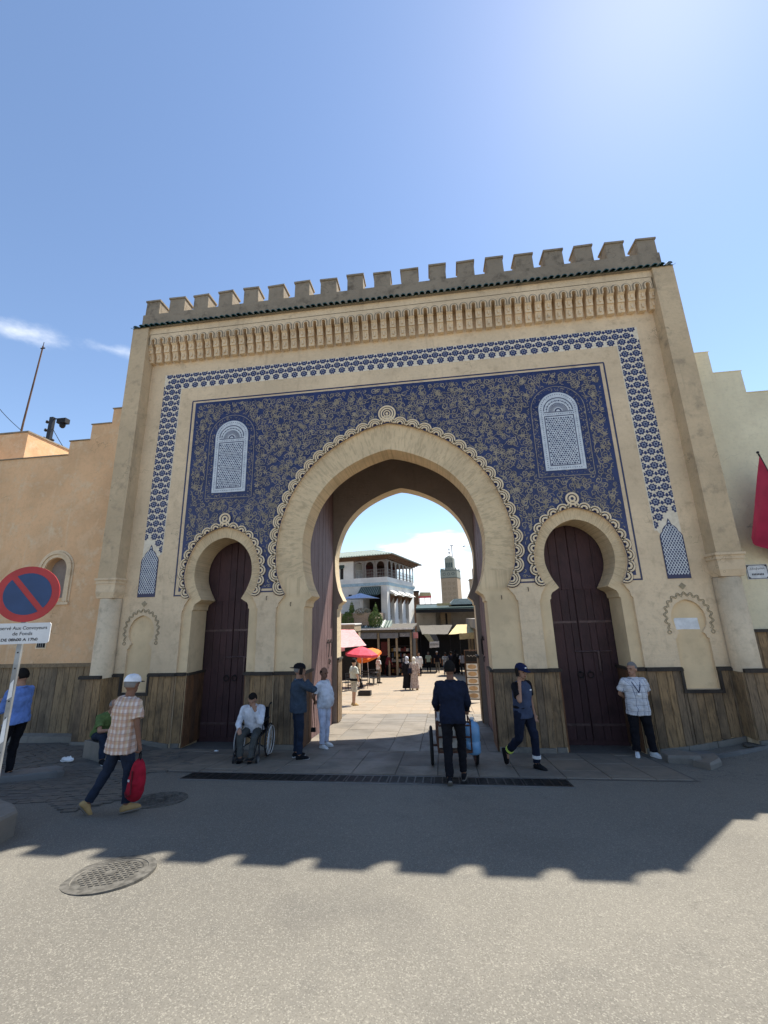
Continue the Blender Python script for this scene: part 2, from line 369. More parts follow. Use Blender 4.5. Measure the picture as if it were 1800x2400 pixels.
# ------------------------------------------------------------------ ground
def sm(a, b, x):
    t = max(0., min(1., (x-a)/(b-a))); return t*t*(3-2*t)
def gz(x, y):
    z = -.1*max(y, -20) if y < 0 else -.068*min(y, 45)
    side = .42*sm(5.1, 8.4, x)+.13*sm(-5.3, -6.4, x)
    return z+side*sm(-3.4, -.7, y)*(1-sm(2, 5, y))
def linspace(a, b, n): return [a+(b-a)*i/(n-1) for i in range(n)]
xs = [-300, -120, -60, -30, -20]+linspace(-16, 16, 65)+[20, 30, 60, 120, 300]
ys = [-300, -120, -60, -35, -25, -20]+linspace(-18, 8, 66)+linspace(9, 45, 19)+[60, 100, 300]
mb = MB(); idx = [[mb.vert((x, y, gz(x, y))) for x in xs] for y in ys]
for j in range(len(ys)-1):
    for i in range(len(xs)-1): mb.face((idx[j][i], idx[j][i+1], idx[j+1][i+1], idx[j+1][i]))
road = struct(mb.build('road', 'asphalt'))

def drape(x0, x1, y0, y1, dz, mat, name, nx=24, ny=24):
    mb = MB(); X = linspace(x0, x1, nx); Y = linspace(y0, y1, ny)
    q = [[mb.vert((x, y, gz(x, y)+dz)) for x in X] for y in Y]
    for j in range(ny-1):
        for i in range(nx-1): mb.face((q[j][i], q[j][i+1], q[j+1][i+1], q[j+1][i]))
    return struct(mb.build(name, mat))
forecourt = drape(-5.6, 5.0, -2.06, 5.4, .005, 'mortar', 'forecourt_pavement', 40, 30)
market = drape(-14, 14, 5.35, 46, .0045, 'market_floor', 'market_pavement', 30, 60)

def slabs(parent, mat, x0, x1, y0, y1, wx, wy, dz, gap=.012, skip=None, jitter=.004):
    j = 0; xc = x0
    while xc < x1-.05:
        a, b = xc, min(xc+wx*(.92+.16*((j*37) % 10)/10), x1); xn = b
        yc = y0-(wy*((j*53) % 10)/10)
        while yc < y1-.05:
            y, yy = max(yc, y0), min(yc+wy*(.85+.3*((j*29+int(yc*31)) % 10)/10), y1); yc = yy if yy > y0 else y0
            if b-a < .08 or yy-y < .08 or (skip and skip((a+b)/2, (y+yy)/2)): continue
            h = dz+rnd.uniform(-jitter, jitter); mb = MB(); g = gap/2; c = .008
            P = lambda X, Y, d: (X, Y, gz(X, Y)+d)
            mb.hexa([P(a+g, y+g, -.02), P(b-g, y+g, -.02), P(b-g, yy-g, -.02), P(a+g, yy-g, -.02)],
                    [P(a+g, y+g, h-c), P(b-g, y+g, h-c), P(b-g, yy-g, h-c), P(a+g, yy-g, h-c)])
            k = len(mb.v)
            top = mb.f.pop(1); mb.m.pop(1)
            t2 = [mb.vert(P(X, Y, h)) for X, Y in ((a+g+c, y+g+c), (b-g-c, y+g+c), (b-g-c, yy-g-c), (a+g+c, yy-g-c))]
            for q in range(4): mb.face((top[q], top[(q+1) % 4], t2[(q+1) % 4], t2[q]))
            mb.face(t2); mb.build('paving_slab', mat, parent)
        xc = xn; j += 1
inpass = lambda x, y: y > .02 and abs(x) > 2.16
slabs(forecourt, 'stone_slab', -5.55, 4.95, -2.0, 0., .72, 1.0, .02)
slabs(forecourt, 'stone_slab', -2.3, 2.3, 0., 5.4, .72, .95, .02)
slabs(market, 'market_slab', -4.4, 4.4, 5.4, 12.4, .72, .8, .02)

# grey block paving on the left, too many to count
pv = drape(-9.5, -5.0, -3.7, .12, .004, 'mortar', 'side_pavement', 16, 20)
mb = MB(); y = -5.2; j = 0; ca, sa = math.cos(R(14)), math.sin(R(14))
for j in range(64):
    for i in range(32):
        u = -9.6+i*.2+(.1 if j % 2 else 0); v_ = -6.6+j*.105
        cx, cy = -6.8+(u+6.8)*ca-(v_+2.5)*sa, -2.5+(u+6.8)*sa+(v_+2.5)*ca
        if not (-9.4 < cx < -4.1-.10*(cy+2.5)+.35*math.sin(cy*3) and -5.05 < cy < -.02): continue
        if cy < -4.2+.3*math.sin(cx*2.3): continue
        h = .014+rnd.uniform(-.006, .006)+.008*math.sin(cx*2+cy); q = []
        for du, dv in ((-.094, -.047), (.094, -.047), (.094, .047), (-.094, .047)):
            X = cx+du*ca-dv*sa; Y = cy+du*sa+dv*ca; q.append((X, Y, gz(X, Y)+h))
        mb.hexa([(a, b, c-.03) for a, b, c in q], q)
stuff(mb.build('block_paver', 'grey_paver', pv))

# drain channel with its cast grates
drain = thing('drainage_channel', 'long cast iron drain channel across the road edge before the gate', 'drain', (-.3, -2.3, 0))
mb = MB()
for (a, b, s0) in ((-2.55, -2.515, 1), (-2.075, -2.04, 1)):
    mb = MB()
    for k in range(8):
        xa, xb = -3.5+k*.81, -3.5+(k+1)*.81
        P = lambda X, Y, d: (X+.3, Y+2.3, gz(X, Y)+d)
        mb.hexa([P(xa, a, -.1), P(xb, a, -.1), P(xb, b, -.1), P(xa, b, -.1)], [P(xa, a, .012), P(xb, a, .012), P(xb, b, .012), P(xa, b, .012)])
    mb.build('rim', 'kerb_concrete', drain)
mb = MB(); P = lambda X, Y, d: (X+.3, Y+2.3, gz(X, Y)+d)
mb.poly([P(-3.5, -2.515, .0055), P(2.98, -2.515, .0055), P(2.98, -2.075, .0055), P(-3.5, -2.075, .0055)]); mb.build('channel_bed', 'black', drain)
for k in range(9):
    xa = -3.5+k*.72; mb = MB()
    def bar(x0, x1, y0, y1, h=.014):
        P = lambda X, Y, d: (X-xa, Y+2.3, gz(X, Y)+d)
        mb.hexa([P(x0, y0, .006), P(x1, y0, .006), P(x1, y1, .006), P(x0, y1, .006)], [P(x0, y0, h), P(x1, y0, h), P(x1, y1, h), P(x0, y1, h)])
    x0, x1 = xa+.012, xa+.708
    bar(x0, x1, -2.512, -2.48); bar(x0, x1, -2.11, -2.078)
    for q in range(6): bar(x0+q*(.696-.022)/5, x0+q*(.696-.022)/5+.022, -2.48, -2.11, .015)
    for q in range(9): bar(x0, x1, -2.463+q*.039, -2.448+q*.039, .012)
    mb.build('grate', 'grate_iron', drain, (xa+.3, 0, 0))

def manhole(loc, r, label, square=False, mat='cast_iron', rot=0.):
    t = thing('manhole_cover', label, 'manhole', (loc[0], loc[1], gz(*loc)), rot)
    t.rotation_euler = (-.0997, 0, rot) if loc[1] < 0 else (0, 0, rot)
    mb = MB(); mb.lathe([(r+.085, -.02), (r+.085, .012), (r+.015, .012), (r+.012, 0.006)], n=36); mb.build('rim', mat, t)
    mb = MB(); mb.lathe([(r+.012, -.02), (r+.012, .008), (r-.03, .014), (r-.035, .009)], n=36); c = mb.build('lid', mat, t)
    mb = MB(); n = int(2*r/.06)
    for i in range(-n, n+1):
        for j in range(-n, n+1):
            x, y = i*.052+(.026 if j % 2 else 0), j*.045
            if math.hypot(x, y) < r-.06 and math.hypot(x, y) > .05: mb.box(x-.018, x+.018, y-.014, y+.014, .008, .015)
    mb.lathe([(.05, .008), (.05, .016), (.02, .016)], n=12)
    stuff(mb.build('tread_stud', mat, c))
manhole((-2.1, -5.78), .3, 'large round cast iron manhole cover lying half in sunlight on the road', True, rot=R(20))
manhole((-3.1, -3.62), .3, 'round manhole cover in the shade near the man with the red bag')
manhole((2.1, -1.12), .1, 'small round cap set in the stone slabs before the gate pier')
manhole((7.0, -.35), .17, 'small oval manhole cover on the raised pavement by the pale wall')

# kerbs
def stone(name, label, cat, pts, h, mat='kerb_concrete', chip=.02, group=None, base=-.05):
    mb = MB(); n = len(pts); c = Vector((sum(p[0] for p in pts)/n, sum(p[1] for p in pts)/n))
    rr = random.Random(len(label)); lo, hi, top = [], [], []
    for x, y in pts:
        g = gz(x, y); lo.append((x, y, g+base)); hi.append((x, y, g+h-.025+rr.uniform(-chip, chip)*.5))
        d = (c-Vector((x, y))).normalized()*.025; top.append((x+d.x, y+d.y, g+h+rr.uniform(-chip, chip)*.4))
    A = [mb.vert(p) for p in lo]; B = [mb.vert(p) for p in hi]; D = [mb.vert(p) for p in top]
    for k in range(n):
        j = (k+1) % n; mb.face((A[k], A[j], B[j], B[k])); mb.face((B[k], B[j], D[j], D[k]))
    mb.face(D)
    return tag(mb.build(name, mat), label, cat, group)
stone('kerb_stone', 'long grey kerb stone lying at an angle on the block paving', 'kerb', [(-7.2, -3.62), (-5.72, -2.62), (-5.68, -2.52), (-5.85, -2.35), (-6.0, -2.33), (-7.35, -3.3)], .11)
stone('kerb_block', 'worn pale kerb corner block beside the parking sign post', 'kerb', [(-6.6, -6.1), (-4.0, -5.8), (-3.84, -5.35), (-3.95, -5.02), (-4.25, -4.78), (-6.3, -3.9)], .26, 'worn_stone')
stone('seat_stone', 'low rough stone block the man in green sits on', 'stone', [(-6.25, -1.5), (-5.75, -1.62), (-5.55, -1.2), (-6.1, -1.0)], .33, 'worn_stone', .05)
stone('rubble_stone', 'broken stone slab tilted beside the man in the checked shirt', 'stone', [(5.15, -.75), (5.62, -1.0), (5.75, -.62), (5.5, -.3), (5.2, -.35)], .13, 'worn_stone', .08)
stone('rubble_stone', 'smaller broken stone with a dark gap on the raised pavement edge', 'stone', [(5.55, -1.35), (5.85, -1.15), (5.95, -.8), (5.7, -.72), (5.45, -1.0)], .1, 'worn_stone', .08)
rp = [(5.6, -.08), (5.75, -.66), (6.3, -.72), (7.4, -.62), (9.4, -.5), (13, -.4), (13, -.08)]
mb = MB(); lo = [mb.vert((x, y, gz(x, y)-.05)) for x, y in rp]; hi = [mb.vert((x, y, gz(x, y)+.05)) for x, y in rp]
for k in range(len(rp)): j = (k+1) % len(rp); mb.face((lo[k], lo[j], hi[j], hi[k]))
mb.face(hi); struct(mb.build('raised_pavement', 'kerb_concrete'))
# crumpled paper
def crumple(name, label, loc, r, mat, fl=.5):
    mb = MB(); mb.sphere((0, 0, r*fl*.6), (r*1.4, r*.8, r*fl), 12, 8)
    rr = random.Random(int(loc[0]*100)); mb.v = [(x*rr.uniform(.6, 1.25), y*rr.uniform(.6, 1.25), max(.002, z*rr.uniform(.4, 1.3))) for x, y, z in mb.v]
    o = mb.build(name, mat, None, (loc[0], loc[1], gz(*loc)+.015)); tag(o, label, 'litter')
crumple('crumpled_paper', 'white crumpled plastic bag lying on the block paving', (-6.3, -1.8), .1, 'paper_white')
crumple('crumpled_paper', 'small white paper scrap by the foot of the dark door', (-4.05, -.25), .035, 'paper_white')

# ------------------------------------------------------------------ the gate
gate = thing('city_gate', 'great blue tiled horseshoe arch gate with battlements between two walls', 'gate')
def tabify(pts, n=5):
    t = catmull(pts, n); return sorted([(z, w) for w, z in t])
MAIN = [(-2., 2.19), (3.14, 2.19), (3.16, 2.155), (3.24, 2.15), (3.30, 2.12), (3.36, 2.03), (3.40, 1.99)]+tabify([(2.0, 3.42), (2.14, 3.72), (2.205, 3.99), (2.245, 4.27), (2.26, 4.54), (2.26, 4.82), (2.20, 5.16), (2.11, 5.47), (1.95, 5.84), (1.70, 6.19), (1.44, 6.45), (1.10, 6.69), (.66, 6.91), (.25, 7.05), (0., 7.10)])
SMALL = [(-2., .76), (3.14, .76), (3.16, .73), (3.24, .725), (3.30, .69), (3.36, .59), (3.40, .53)]+tabify([(.54, 3.42), (.66, 3.63), (.75, 3.87), (.775, 4.09), (.74, 4.36), (.64, 4.58), (.49, 4.76), (.30, 4.89), (.12, 4.955), (0., 4.975)])
REC_M = [(-2., 2.88), (3.14, 2.88), (3.16, 2.85), (3.26, 2.82), (3.38, 2.72), (3.45, 2.67)]+tabify([(2.69, 3.5), (2.84, 3.82), (2.91, 4.12), (2.93, 4.44), (2.92, 4.77), (2.87, 5.1), (2.79, 5.42), (2.57, 6.0), (2.24, 6.52), (1.81, 6.97), (1.31, 7.33), (.74, 7.62), (.3, 7.76), (0, 7.82)])
REC_S = [(-2., 1.0), (3.14, 1.0), (3.16, .97), (3.26, .95), (3.38, .88), (3.45, .83)]+tabify([(.84, 3.5), (.95, 3.7), (1.01, 3.95), (1.01, 4.15), (.955, 4.42), (.80, 4.78), (.62, 4.99), (.40, 5.13), (.15, 5.22), (0, 5.25)])
NICHE = [(1.245, 0.), (1.25, .335), (2.24, .335), (2.26, .30), (2.32, .285), (2.36, .24)]+tabify([(.25, 2.39), (.32, 2.50), (.345, 2.64), (.32, 2.80), (.23, 2.95), (.1, 3.03), (0, 3.06)])
def plate(zs, bounds, y0, y1, name, mat, front=True, back=True, reveal=None, parent=gate):
    # bounds(z) -> flat list x0,x1,x2,x3..: solid between (x0,x1),(x2,x3)...
    mb = MB(); zs = sorted(set(round(z, 4) for z in zs)); rows = [bounds(z) for z in zs]
    for (za, A), (zb, B) in zip(zip(zs, rows), zip(zs[1:], rows[1:])):
        for k in range(0, len(A), 2):
            if abs(A[k+1]-A[k])+abs(B[k+1]-B[k]) < 1e-6: continue
            mb.mi = 0
            if front: mb.poly([(A[k], y0, za), (A[k+1], y0, za), (B[k+1], y0, zb), (B[k], y0, zb)])
            if back: mb.poly([(A[k+1], y1, za), (A[k], y1, za), (B[k], y1, zb), (B[k+1], y1, zb)])
            mb.mi = 1 if reveal else 0
            for q, sgn in ((k, 1), (k+1, -1)):
                if 0 < q < len(A)-1:      # skip where the opening has closed
                    o = q-1 if q % 2 == 0 else q+1
                    if abs(A[q]-A[o])+abs(B[q]-B[o]) < 1e-6: continue
                p = [(A[q], y0, za), (B[q], y0, zb), (B[q], y1, zb), (A[q], y1, za)]
                mb.poly(p if sgn > 0 else p[::-1])
    return mb.build(name, [mat]+([reveal] if reveal else []), parent)
def zlist(*tabs, extra=()): return [z for t in tabs for z, _ in t]+list(extra)
W_ = 7.1
def b0(z):
    m_, s_, n_ = lerp_tab(REC_M, z), lerp_tab(REC_S, z), (lerp_tab(NICHE, z) if z > 1.2451 else 0.)
    if z > 7.82: m_ = 0.
    if z > 5.25: s_ = 0.
    if z > 3.06: n_ = 0.
    c = 4.35; d = 6.39
    return [-W_, -d-n_, -d+n_, -c-s_, -c+s_, -m_, m_, c-s_, c+s_, d-n_, d+n_, W_]
zz = [z for z in zlist(REC_M, REC_S, NICHE, extra=(-1.0, 7.8201, 5.2501, 3.0601, 1.2452, 10.3, 11.15)) if z >= -1.0]
plate(zz, b0, 0., .055, 'facade_wall', 'cream_plaster', back=False)
def b1(z):
    m_, s_ = lerp_tab(MAIN, z), lerp_tab(SMALL, z)
    if z > 7.10: m_ = 0.
    if z > 4.975: s_ = 0.
    c = 4.35; return [-W_, -c-s_, -c+s_, -m_, m_, c-s_, c+s_, W_]
zz = [z for z in zlist(MAIN, SMALL, extra=(-1.0, 7.1001, 4.9751, 8.0, 11.15)) if z >= -1.0]
plate(zz, b1, .055, .75, 'arch_wall', 'combed_plaster')
def b2(z):
    m_ = lerp_tab(MAIN, z); m_ = 0. if z > 7.10 else m_; return [-7.5, -m_, m_, 7.5]
zz = [z for z in zlist(MAIN, extra=(-1.0, 7.1001, 8., 11.4)) if z >= -1.0]
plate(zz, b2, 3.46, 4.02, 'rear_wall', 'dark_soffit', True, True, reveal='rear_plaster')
mb = MB()       # passage side walls, ceiling, outer sides, flat roof
mb.poly([(-2.46, .75, -1), (-2.46, 3.46, -1), (-2.46, 3.46, 8.2), (-2.46, .75, 8.2)])
mb.poly([(2.46, 3.46, -1), (2.46, .75, -1), (2.46, .75, 8.2), (2.46, 3.46, 8.2)])
mb.poly([(-2.46, .75, 8.2), (-2.46, 3.46, 8.2), (2.46, 3.46, 8.2), (2.46, .75, 8.2)])
mb.poly([(-2.46, 3.455, 7.2), (2.46, 3.455, 7.2), (2.46, 3.455, 8.2), (-2.46, 3.455, 8.2)])
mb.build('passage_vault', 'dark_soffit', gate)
mb = MB(); mb.box(-7.5, -7.11, .04, 3.455, -1, 11.37); mb.box(7.11, 7.5, .04, 3.455, -1, 11.37); mb.box(-7.105, 7.105, .76, 3.455, 11.16, 11.37); mb.build('flank_wall', 'pilaster_plaster', gate)
# upper wall carried by the corbels, cornice, parapet
mb = MB(); mb.box(-7.0, 7.0, -.29, .05, 11.16, 11.385); mb.build('cornice_wall', 'cream_plaster', gate)
# pilasters
for sx in (-1, 1):
    def X(a): return sx*a
    mb = MB()
    a, b = sorted((X(7.0), X(7.5))); mb.box(a, b, -.36, .045, 4.0, 11.385); pil = mb.build('pilaster', 'pilaster_plaster', gate)
    mb = MB(); a, b = sorted((X(6.94), X(7.545)))
    mb.box(a, b, -.405, .04, 3.945, 3.998); a, b = sorted((X(6.965), X(7.52))); mb.box(a, b, -.38, .04, 3.86, 3.944)
    a, b = sorted((X(6.985), X(7.505))); q = .2
    lo = [(a+.03, -.33, 3.5), (b-.03, -.33, 3.5), (b-.03, .04, 3.5), (a+.03, .04, 3.5)]; hi = [(a, -.365, 3.64), (b, -.365, 3.64), (b, .04, 3.64), (a, .04, 3.64)]
    mb.hexa(hi, [(x, y, 3.859) for x, y, z in hi]); mb.hexa(lo, [(x, y, 3.639) for x, y, z in hi])
    mb.build('capital', 'cream_plaster', pil)
    mb = MB(); n = 20; c = (X(7.245), -.10); ringz = [(-.8, .255), (3.49, .25)]
    rs = [[mb.vert((c[0]+r*math.cos(t), c[1]+r*math.sin(t), z)) for t in linspace(math.pi*.9, math.pi*2.1, n)] for z, r in ringz]
    for k in range(n-1): mb.face((rs[0][k], rs[0][k+1], rs[1][k+1], rs[1][k]))
    mb.face(rs[1]); mb.build('column_shaft', 'cream_plaster', pil, smooth=True)
# green roof tiles
NT_ = 88; tw = 14.96/NT_
mb = MB(); n = 7
pr = [(.062*math.cos(t), .062*math.sin(t)) for t in linspace(math.pi, 0, n)]
A = [mb.vert((x, -.43, z*.9)) for x, z in pr]; B = [mb.vert((x*.85, -.19, .105+z*.85)) for x, z in pr]
A2 = [mb.vert((x*.72, -.43, -.005+z*.62)) for x, z in pr]
for k in range(n-1): mb.face((A[k], A[k+1], B[k+1], B[k])); mb.face((A2[k], A2[k+1], A[k+1], A[k]))
tile_me = mb.mesh('roof_tile', 'green_glaze', True)
for i in range(NT_): link('roof_tile', tile_me, gate, (-7.48+tw*(i+.5), rnd.uniform(-.012, .012), 11.395+rnd.uniform(-.006, .006)), (0, rnd.uniform(-.05, .05), rnd.uniform(-.05, .05)))
mb = MB()
for i in range(NT_+1):
    x = -7.48+tw*i; q = [(x+.075*math.cos(t), 11.405+.045*math.sin(t)) for t in linspace(math.pi, 2*math.pi, 5)]
    a = [mb.vert((u, -.41, v)) for u, v in q]; b = [mb.vert((u, -.2, v+.09)) for u, v in q]
    for k in range(4): mb.face((a[k], a[k+1], b[k+1], b[k]))
stuff(mb.build('pan_tile', 'green_glaze', gate))
mb = MB(); mb.box(-7.48, 7.48, -.37, .0, 11.372, 11.386); mb.build('eave_board', 'weathered_plaster', gate)
mb = MB(); mb.box(-7.32, 7.32, -.26, .26, 11.39, 11.92); mb.build('parapet', 'weathered_plaster', gate)
mb = MB(); hw = .235
mb.hexa([(-hw, -.255, 0), (hw, -.255, 0), (hw, .255, 0), (-hw, .255, 0)], [(-hw*.97, -.25, .47), (hw*.97, -.25, .47), (hw*.97, .25, .47), (-hw*.97, .25, .47)])
mb.hexa([(-hw-.02, -.285, .47), (hw+.02, -.285, .47), (hw+.02, .285, .47), (-hw-.02, .285, .47)], [(-hw-.02, -.285, .52), (hw+.02, -.285, .52), (hw+.02, .285, .52), (-hw-.02, .285, .52)])
mb.hexa([(-hw-.02, -.285, .52), (hw+.02, -.285, .52), (hw+.02, .285, .52), (-hw-.02, .285, .52)], [(-.05, -.06, .63), (.05, -.06, .63), (.05, .06, .63), (-.05, .06, .63)])
mer = mb.mesh('merlon', 'weathered_plaster')
for i in range(19): link('merlon', mer, gate, (-7.075+i*.786, 0, 11.915), (0, rnd.uniform(-.012, .012), rnd.uniform(-.03, .03)), (rnd.uniform(.95, 1.04), .82, rnd.uniform(1.02, 1.12)))
# frieze of little arches and corbels
NB = 54; p = 13.94/NB
mb = MB(); hw = p*.5; r0 = .047; zt = .215                 # bay, local z 0 = corbel top
arc = [(r0*math.cos(t), zt-.09+r0*math.sin(t)) for t in linspace(0, math.pi, 9)]
top = [(hw, .36)]+[(hw+(-2*hw)*k/8, .36) for k in range(9)]
inner = [(r0, 0)]+arc+[(-r0, 0)]; outer = [(hw, 0), (hw, .15)]+[(hw-2*hw*k/6, .36) for k in range(7)]+[(-hw, .15), (-hw, 0)]
for k in range(len(inner)-1): mb.poly([(inner[k][0], 0, inner[k][1]), (outer[k][0], 0, outer[k][1]), (outer[k+1][0], 0, outer[k+1][1]), (inner[k+1][0], 0, inner[k+1][1])])
for k in range(len(inner)-1): mb.poly([(inner[k][0], 0, inner[k][1]), (inner[k+1][0], 0, inner[k+1][1]), (inner[k+1][0], .29, inner[k+1][1]), (inner[k][0], .29, inner[k][1])])
def uband(r, wd, y):
    a = [(r, 0)]+[(r*math.cos(t), zt-.09+r*math.sin(t)) for t in linspace(0, math.pi, 10)]+[(-r, 0)]
    b = [(r+wd, 0)]+[((r+wd)*math.cos(t), zt-.09+(r+wd)*math.sin(t)) for t in linspace(0, math.pi, 10)]+[(-r-wd, 0)]
    for k in range(len(a)-1):
        mb.poly([(a[k][0], y, a[k][1]), (b[k][0], y, b[k][1]), (b[k+1][0], y, b[k+1][1]), (a[k+1][0], y, a[k+1][1])])
        mb.poly([(b[k][0], y, b[k][1]), (b[k][0], 0, b[k][1]), (b[k+1][0], 0, b[k+1][1]), (b[k+1][0], y, b[k+1][1])])
mb.mi = 0; uband(r0+.004, .026, -.03); mb.mi = 1; uband(r0+.040, .024, -.010)
bay = mb.mesh('frieze_arch', ['cream_plaster', 'weathered_plaster'])
for i in range(NB): link('frieze_arch', bay, gate, (-6.97+p*(i+.5), -.29, 10.815))
mb = MB(); q = .081
prof = [(.03, -.49), (-.12, -.49), (-.13, -.43), (-.13, -.36), (-.15, -.29), (-.17, -.255), (-.17, -.235), (-.20, -.235), (-.205, -.17), (-.205, -.11), (-.225, -.05), (-.278, -.012), (-.278, .0), (.03, .0)]
a = [mb.vert((-q, y, z)) for y, z in prof]; b = [mb.vert((q, y, z)) for y, z in prof]; n = len(prof)
mb.face(a[::-1]); mb.face(b)
for k in range(n): mb.face((a[k], a[(k+1) % n], b[(k+1) % n], b[k]))
mb.box(-.02, .02, -.165, -.10, -.42, -.3); mb.box(-.02, .02, -.235, -.18, -.17, -.05)
cor = mb.mesh('corbel', 'cream_plaster')
for i in range(NB+1): link('corbel', cor, gate, (-6.97+p*i, -.01, 10.814), (0, 0, 0), (1, 1, rnd.uniform(.985, 1.015)))
# ------------------------------------------------------------------ blue panel and its ornament
PX, PZ0, PZ1 = 5.49, 3.62, 8.93
def bp(z):
    m_, s_ = lerp_tab(REC_M, z), lerp_tab(REC_S, z)
    if z > 7.82: m_ = 0.
    if z > 5.25: s_ = 0.
    return [-PX, -4.35-s_, -4.35+s_, -m_, m_, 4.35-s_, 4.35+s_, PX]
zz = [z for z in zlist(REC_M, REC_S, extra=(PZ0, PZ1, 7.8201, 5.2501)) if PZ0 <= z <= PZ1]
panel = plate(zz, bp, -.008, .0, 'blue_tile_panel', 'blue_tile', back=False)
mb = MB()
def barx(x0, x1, z0, z1, y=-.007): mb.box(x0, x1, y, .002, z0, z1)
barx(-5.60, 5.60, 8.985, 9.02)
for s in (-1, 1):
    a, b = sorted((s*5.575, s*5.61)); barx(a, b, 3.505, 8.984)
    a, b = sorted((s*5.28, s*5.574)); barx(a, b, 3.505, 3.54)
    a, b = sorted((s*2.86, s*3.42)); barx(a, b, 3.53, 3.565)
mb.build('border_line', 'dark_line', panel)
def spiral(cx, cz, r, turns, ph, d, n=22):
    out = []
    for k in range(n):
        t = k/(n-1); a = ph+d*turns*2*math.pi*t; rr = r*(1-.86*t); out.append((cx+rr*math.cos(a), cz+rr*math.sin(a)))
    a = ph; out = [(cx+r*math.cos(a)-d*-math.sin(a)*-r*.9*0, cz+r*math.sin(a))]+out
    tx, tz = -math.sin(ph)*d, math.cos(ph)*d
    tail = [(out[0][0]-tx*r*q+math.cos(ph)*r*q*q*.35, out[0][1]-tz*r*q+math.sin(ph)*r*q*q*.35) for q in (1.5, 1.0, .5)]
    return tail+out[1:]
def inpanel(x, z, mg=.04):
    x = abs(x)
    if x > PX-mg-.03 or z < PZ0+mg or z > PZ1-mg-.03: return False
    if z < 7.9 and x < lerp_tab(REC_M, z)+.24: return False
    if z < 5.6 and abs(x-4.35) < (lerp_tab(REC_S, z) if z < 5.25 else 0)+.20: return False
    if 6.02 < z < 7.8 and abs(x-4.32) < .70: return False
    if z >= 7.8 and math.hypot(x-4.32, z-7.8) < .70: return False
    if math.hypot(x, z-8.08) < .27: return False
    return True
mb = MB(); rr = random.Random(11); sp = .19; cells = 0
def put(pts, wd):
    runs, cur = [], []
    for q in pts+[(99, 99)]:
        if inpanel(*q): cur.append(q)
        else: runs.append(cur); cur = []
    ok = max(runs, key=len)
    if len(ok) < 4: return
    yy_ = -.0105-rr.random()*.006; mb.ribbon(ok, wd, yy_); mb.ribbon([(-x, z) for x, z in ok][::-1], wd, yy_)
z = PZ0; row = 0
while z < PZ1:
    x = .0+(sp*.5 if row % 2 else 0)
    while x < PX:
        cx, cz = x+rr.uniform(-.05, .05), z+rr.uniform(-.045, .045); d = rr.choice((-1, 1)); ph = rr.uniform(0, 6.28)
        put(spiral(cx, cz, rr.uniform(.062, .095), rr.uniform(1.1, 1.6), ph, d, 18), rr.uniform(.015, .021))
        for q in range(4):
            a = rr.uniform(0, 6.28); bx, bz = cx+rr.uniform(-.10, .10), cz+rr.uniform(-.09, .09); r_ = rr.uniform(.03, .06); k0 = rr.uniform(1.2, 2.4)*rr.choice((-1, 1))
            put([(bx+r_*math.cos(a+k0*t/6), bz+r_*math.sin(a+k0*t/6)) for t in range(7)], rr.uniform(.011, .018))
        if rr.random() < .25:
            a = rr.uniform(0, 6.28); bx, bz = cx+rr.uniform(-.1, .1), cz+rr.uniform(-.1, .1)
            for q in range(5): put([(bx+t*.022*math.cos(a+q*1.257), bz+t*.022*math.sin(a+q*1.257)) for t in range(4)], .03)
        x += sp
    z += sp*.8; row += 1
stuff(mb.build('arabesque_scroll', 'tan_relief', panel))

# scalloped bands round the arches
def scallop_mesh(r, n_dark, name):
    mb = MB(); n = 12; base = -.012
    mb.mi = 1; mb.ring((0, 0), .0, r*1.16, base, .0, n, -.15, math.pi+.15)
    mb.mi = 0
    if n_dark == 2: segs = ((.86, 1.05), (.58, .75), (.26, .47))
    else: segs = ((.80, 1.05), (.30, .62))
    for a, b in segs: mb.ring((0, 0), r*a, r*b, -.034, base+.002, n, -.1, math.pi+.1)
    mb.sphere((r*.98, -.03, -.01), (r*.13, .012, r*.13), 8, 5)
    return mb.mesh(name, ['cream_relief', 'dark_line'], True)
def along(tab, off, cx, mesh, pitch, z0):
    # centre line = recess outline pushed outwards by off
    pts = [(w, z) for z, w in tab if z >= z0-.001]; pts = sorted(pts, key=lambda q: q[1])
    path = pts+[(-w, z) for w, z in pts[::-1][1:]]
    o = []
    for i, (x, z) in enumerate(path):
        a, b = path[max(i-1, 0)], path[min(i+1, len(path)-1)]; dx, dz = b[0]-a[0], b[1]-a[1]; d = math.hypot(dx, dz) or 1
        o.append((x+dz/d*off, z-dx/d*off))
    L = [0.]
    for a, b in zip(o, o[1:]): L.append(L[-1]+math.hypot(b[0]-a[0], b[1]-a[1]))
    N = round(L[-1]/pitch); N += 1-(N % 2)
    for k in range(N):
        s = L[-1]*(k+.5)/N; i = max(j for j in range(len(L)) if L[j] <= s); i = min(i, len(o)-2)
        t = (s-L[i])/max(1e-6, L[i+1]-L[i]); x = o[i][0]+(o[i+1][0]-o[i][0])*t; z = o[i][1]+(o[i+1][1]-o[i][1])*t
        i0, i1 = max(0, i-2), min(len(o)-1, i+3); dx, dz = o[i1][0]-o[i0][0], o[i1][1]-o[i0][1]; d = math.hypot(dx, dz)
        nx, nz = dz/d, -dx/d                      # outward
        ob = link('scallop', mesh, gate, (cx+x, -.008, z)); ob.rotation_euler = (0, -(math.atan2(nz, nx)-math.pi/2), 0)
along(REC_M, .015, 0, scallop_mesh(.185, 2, 'scallop'), .335, 3.5)
for c in (-4.35, 4.35): along(REC_S, .015, c, scallop_mesh(.135, 1, 'scallop'), .255, 3.5)
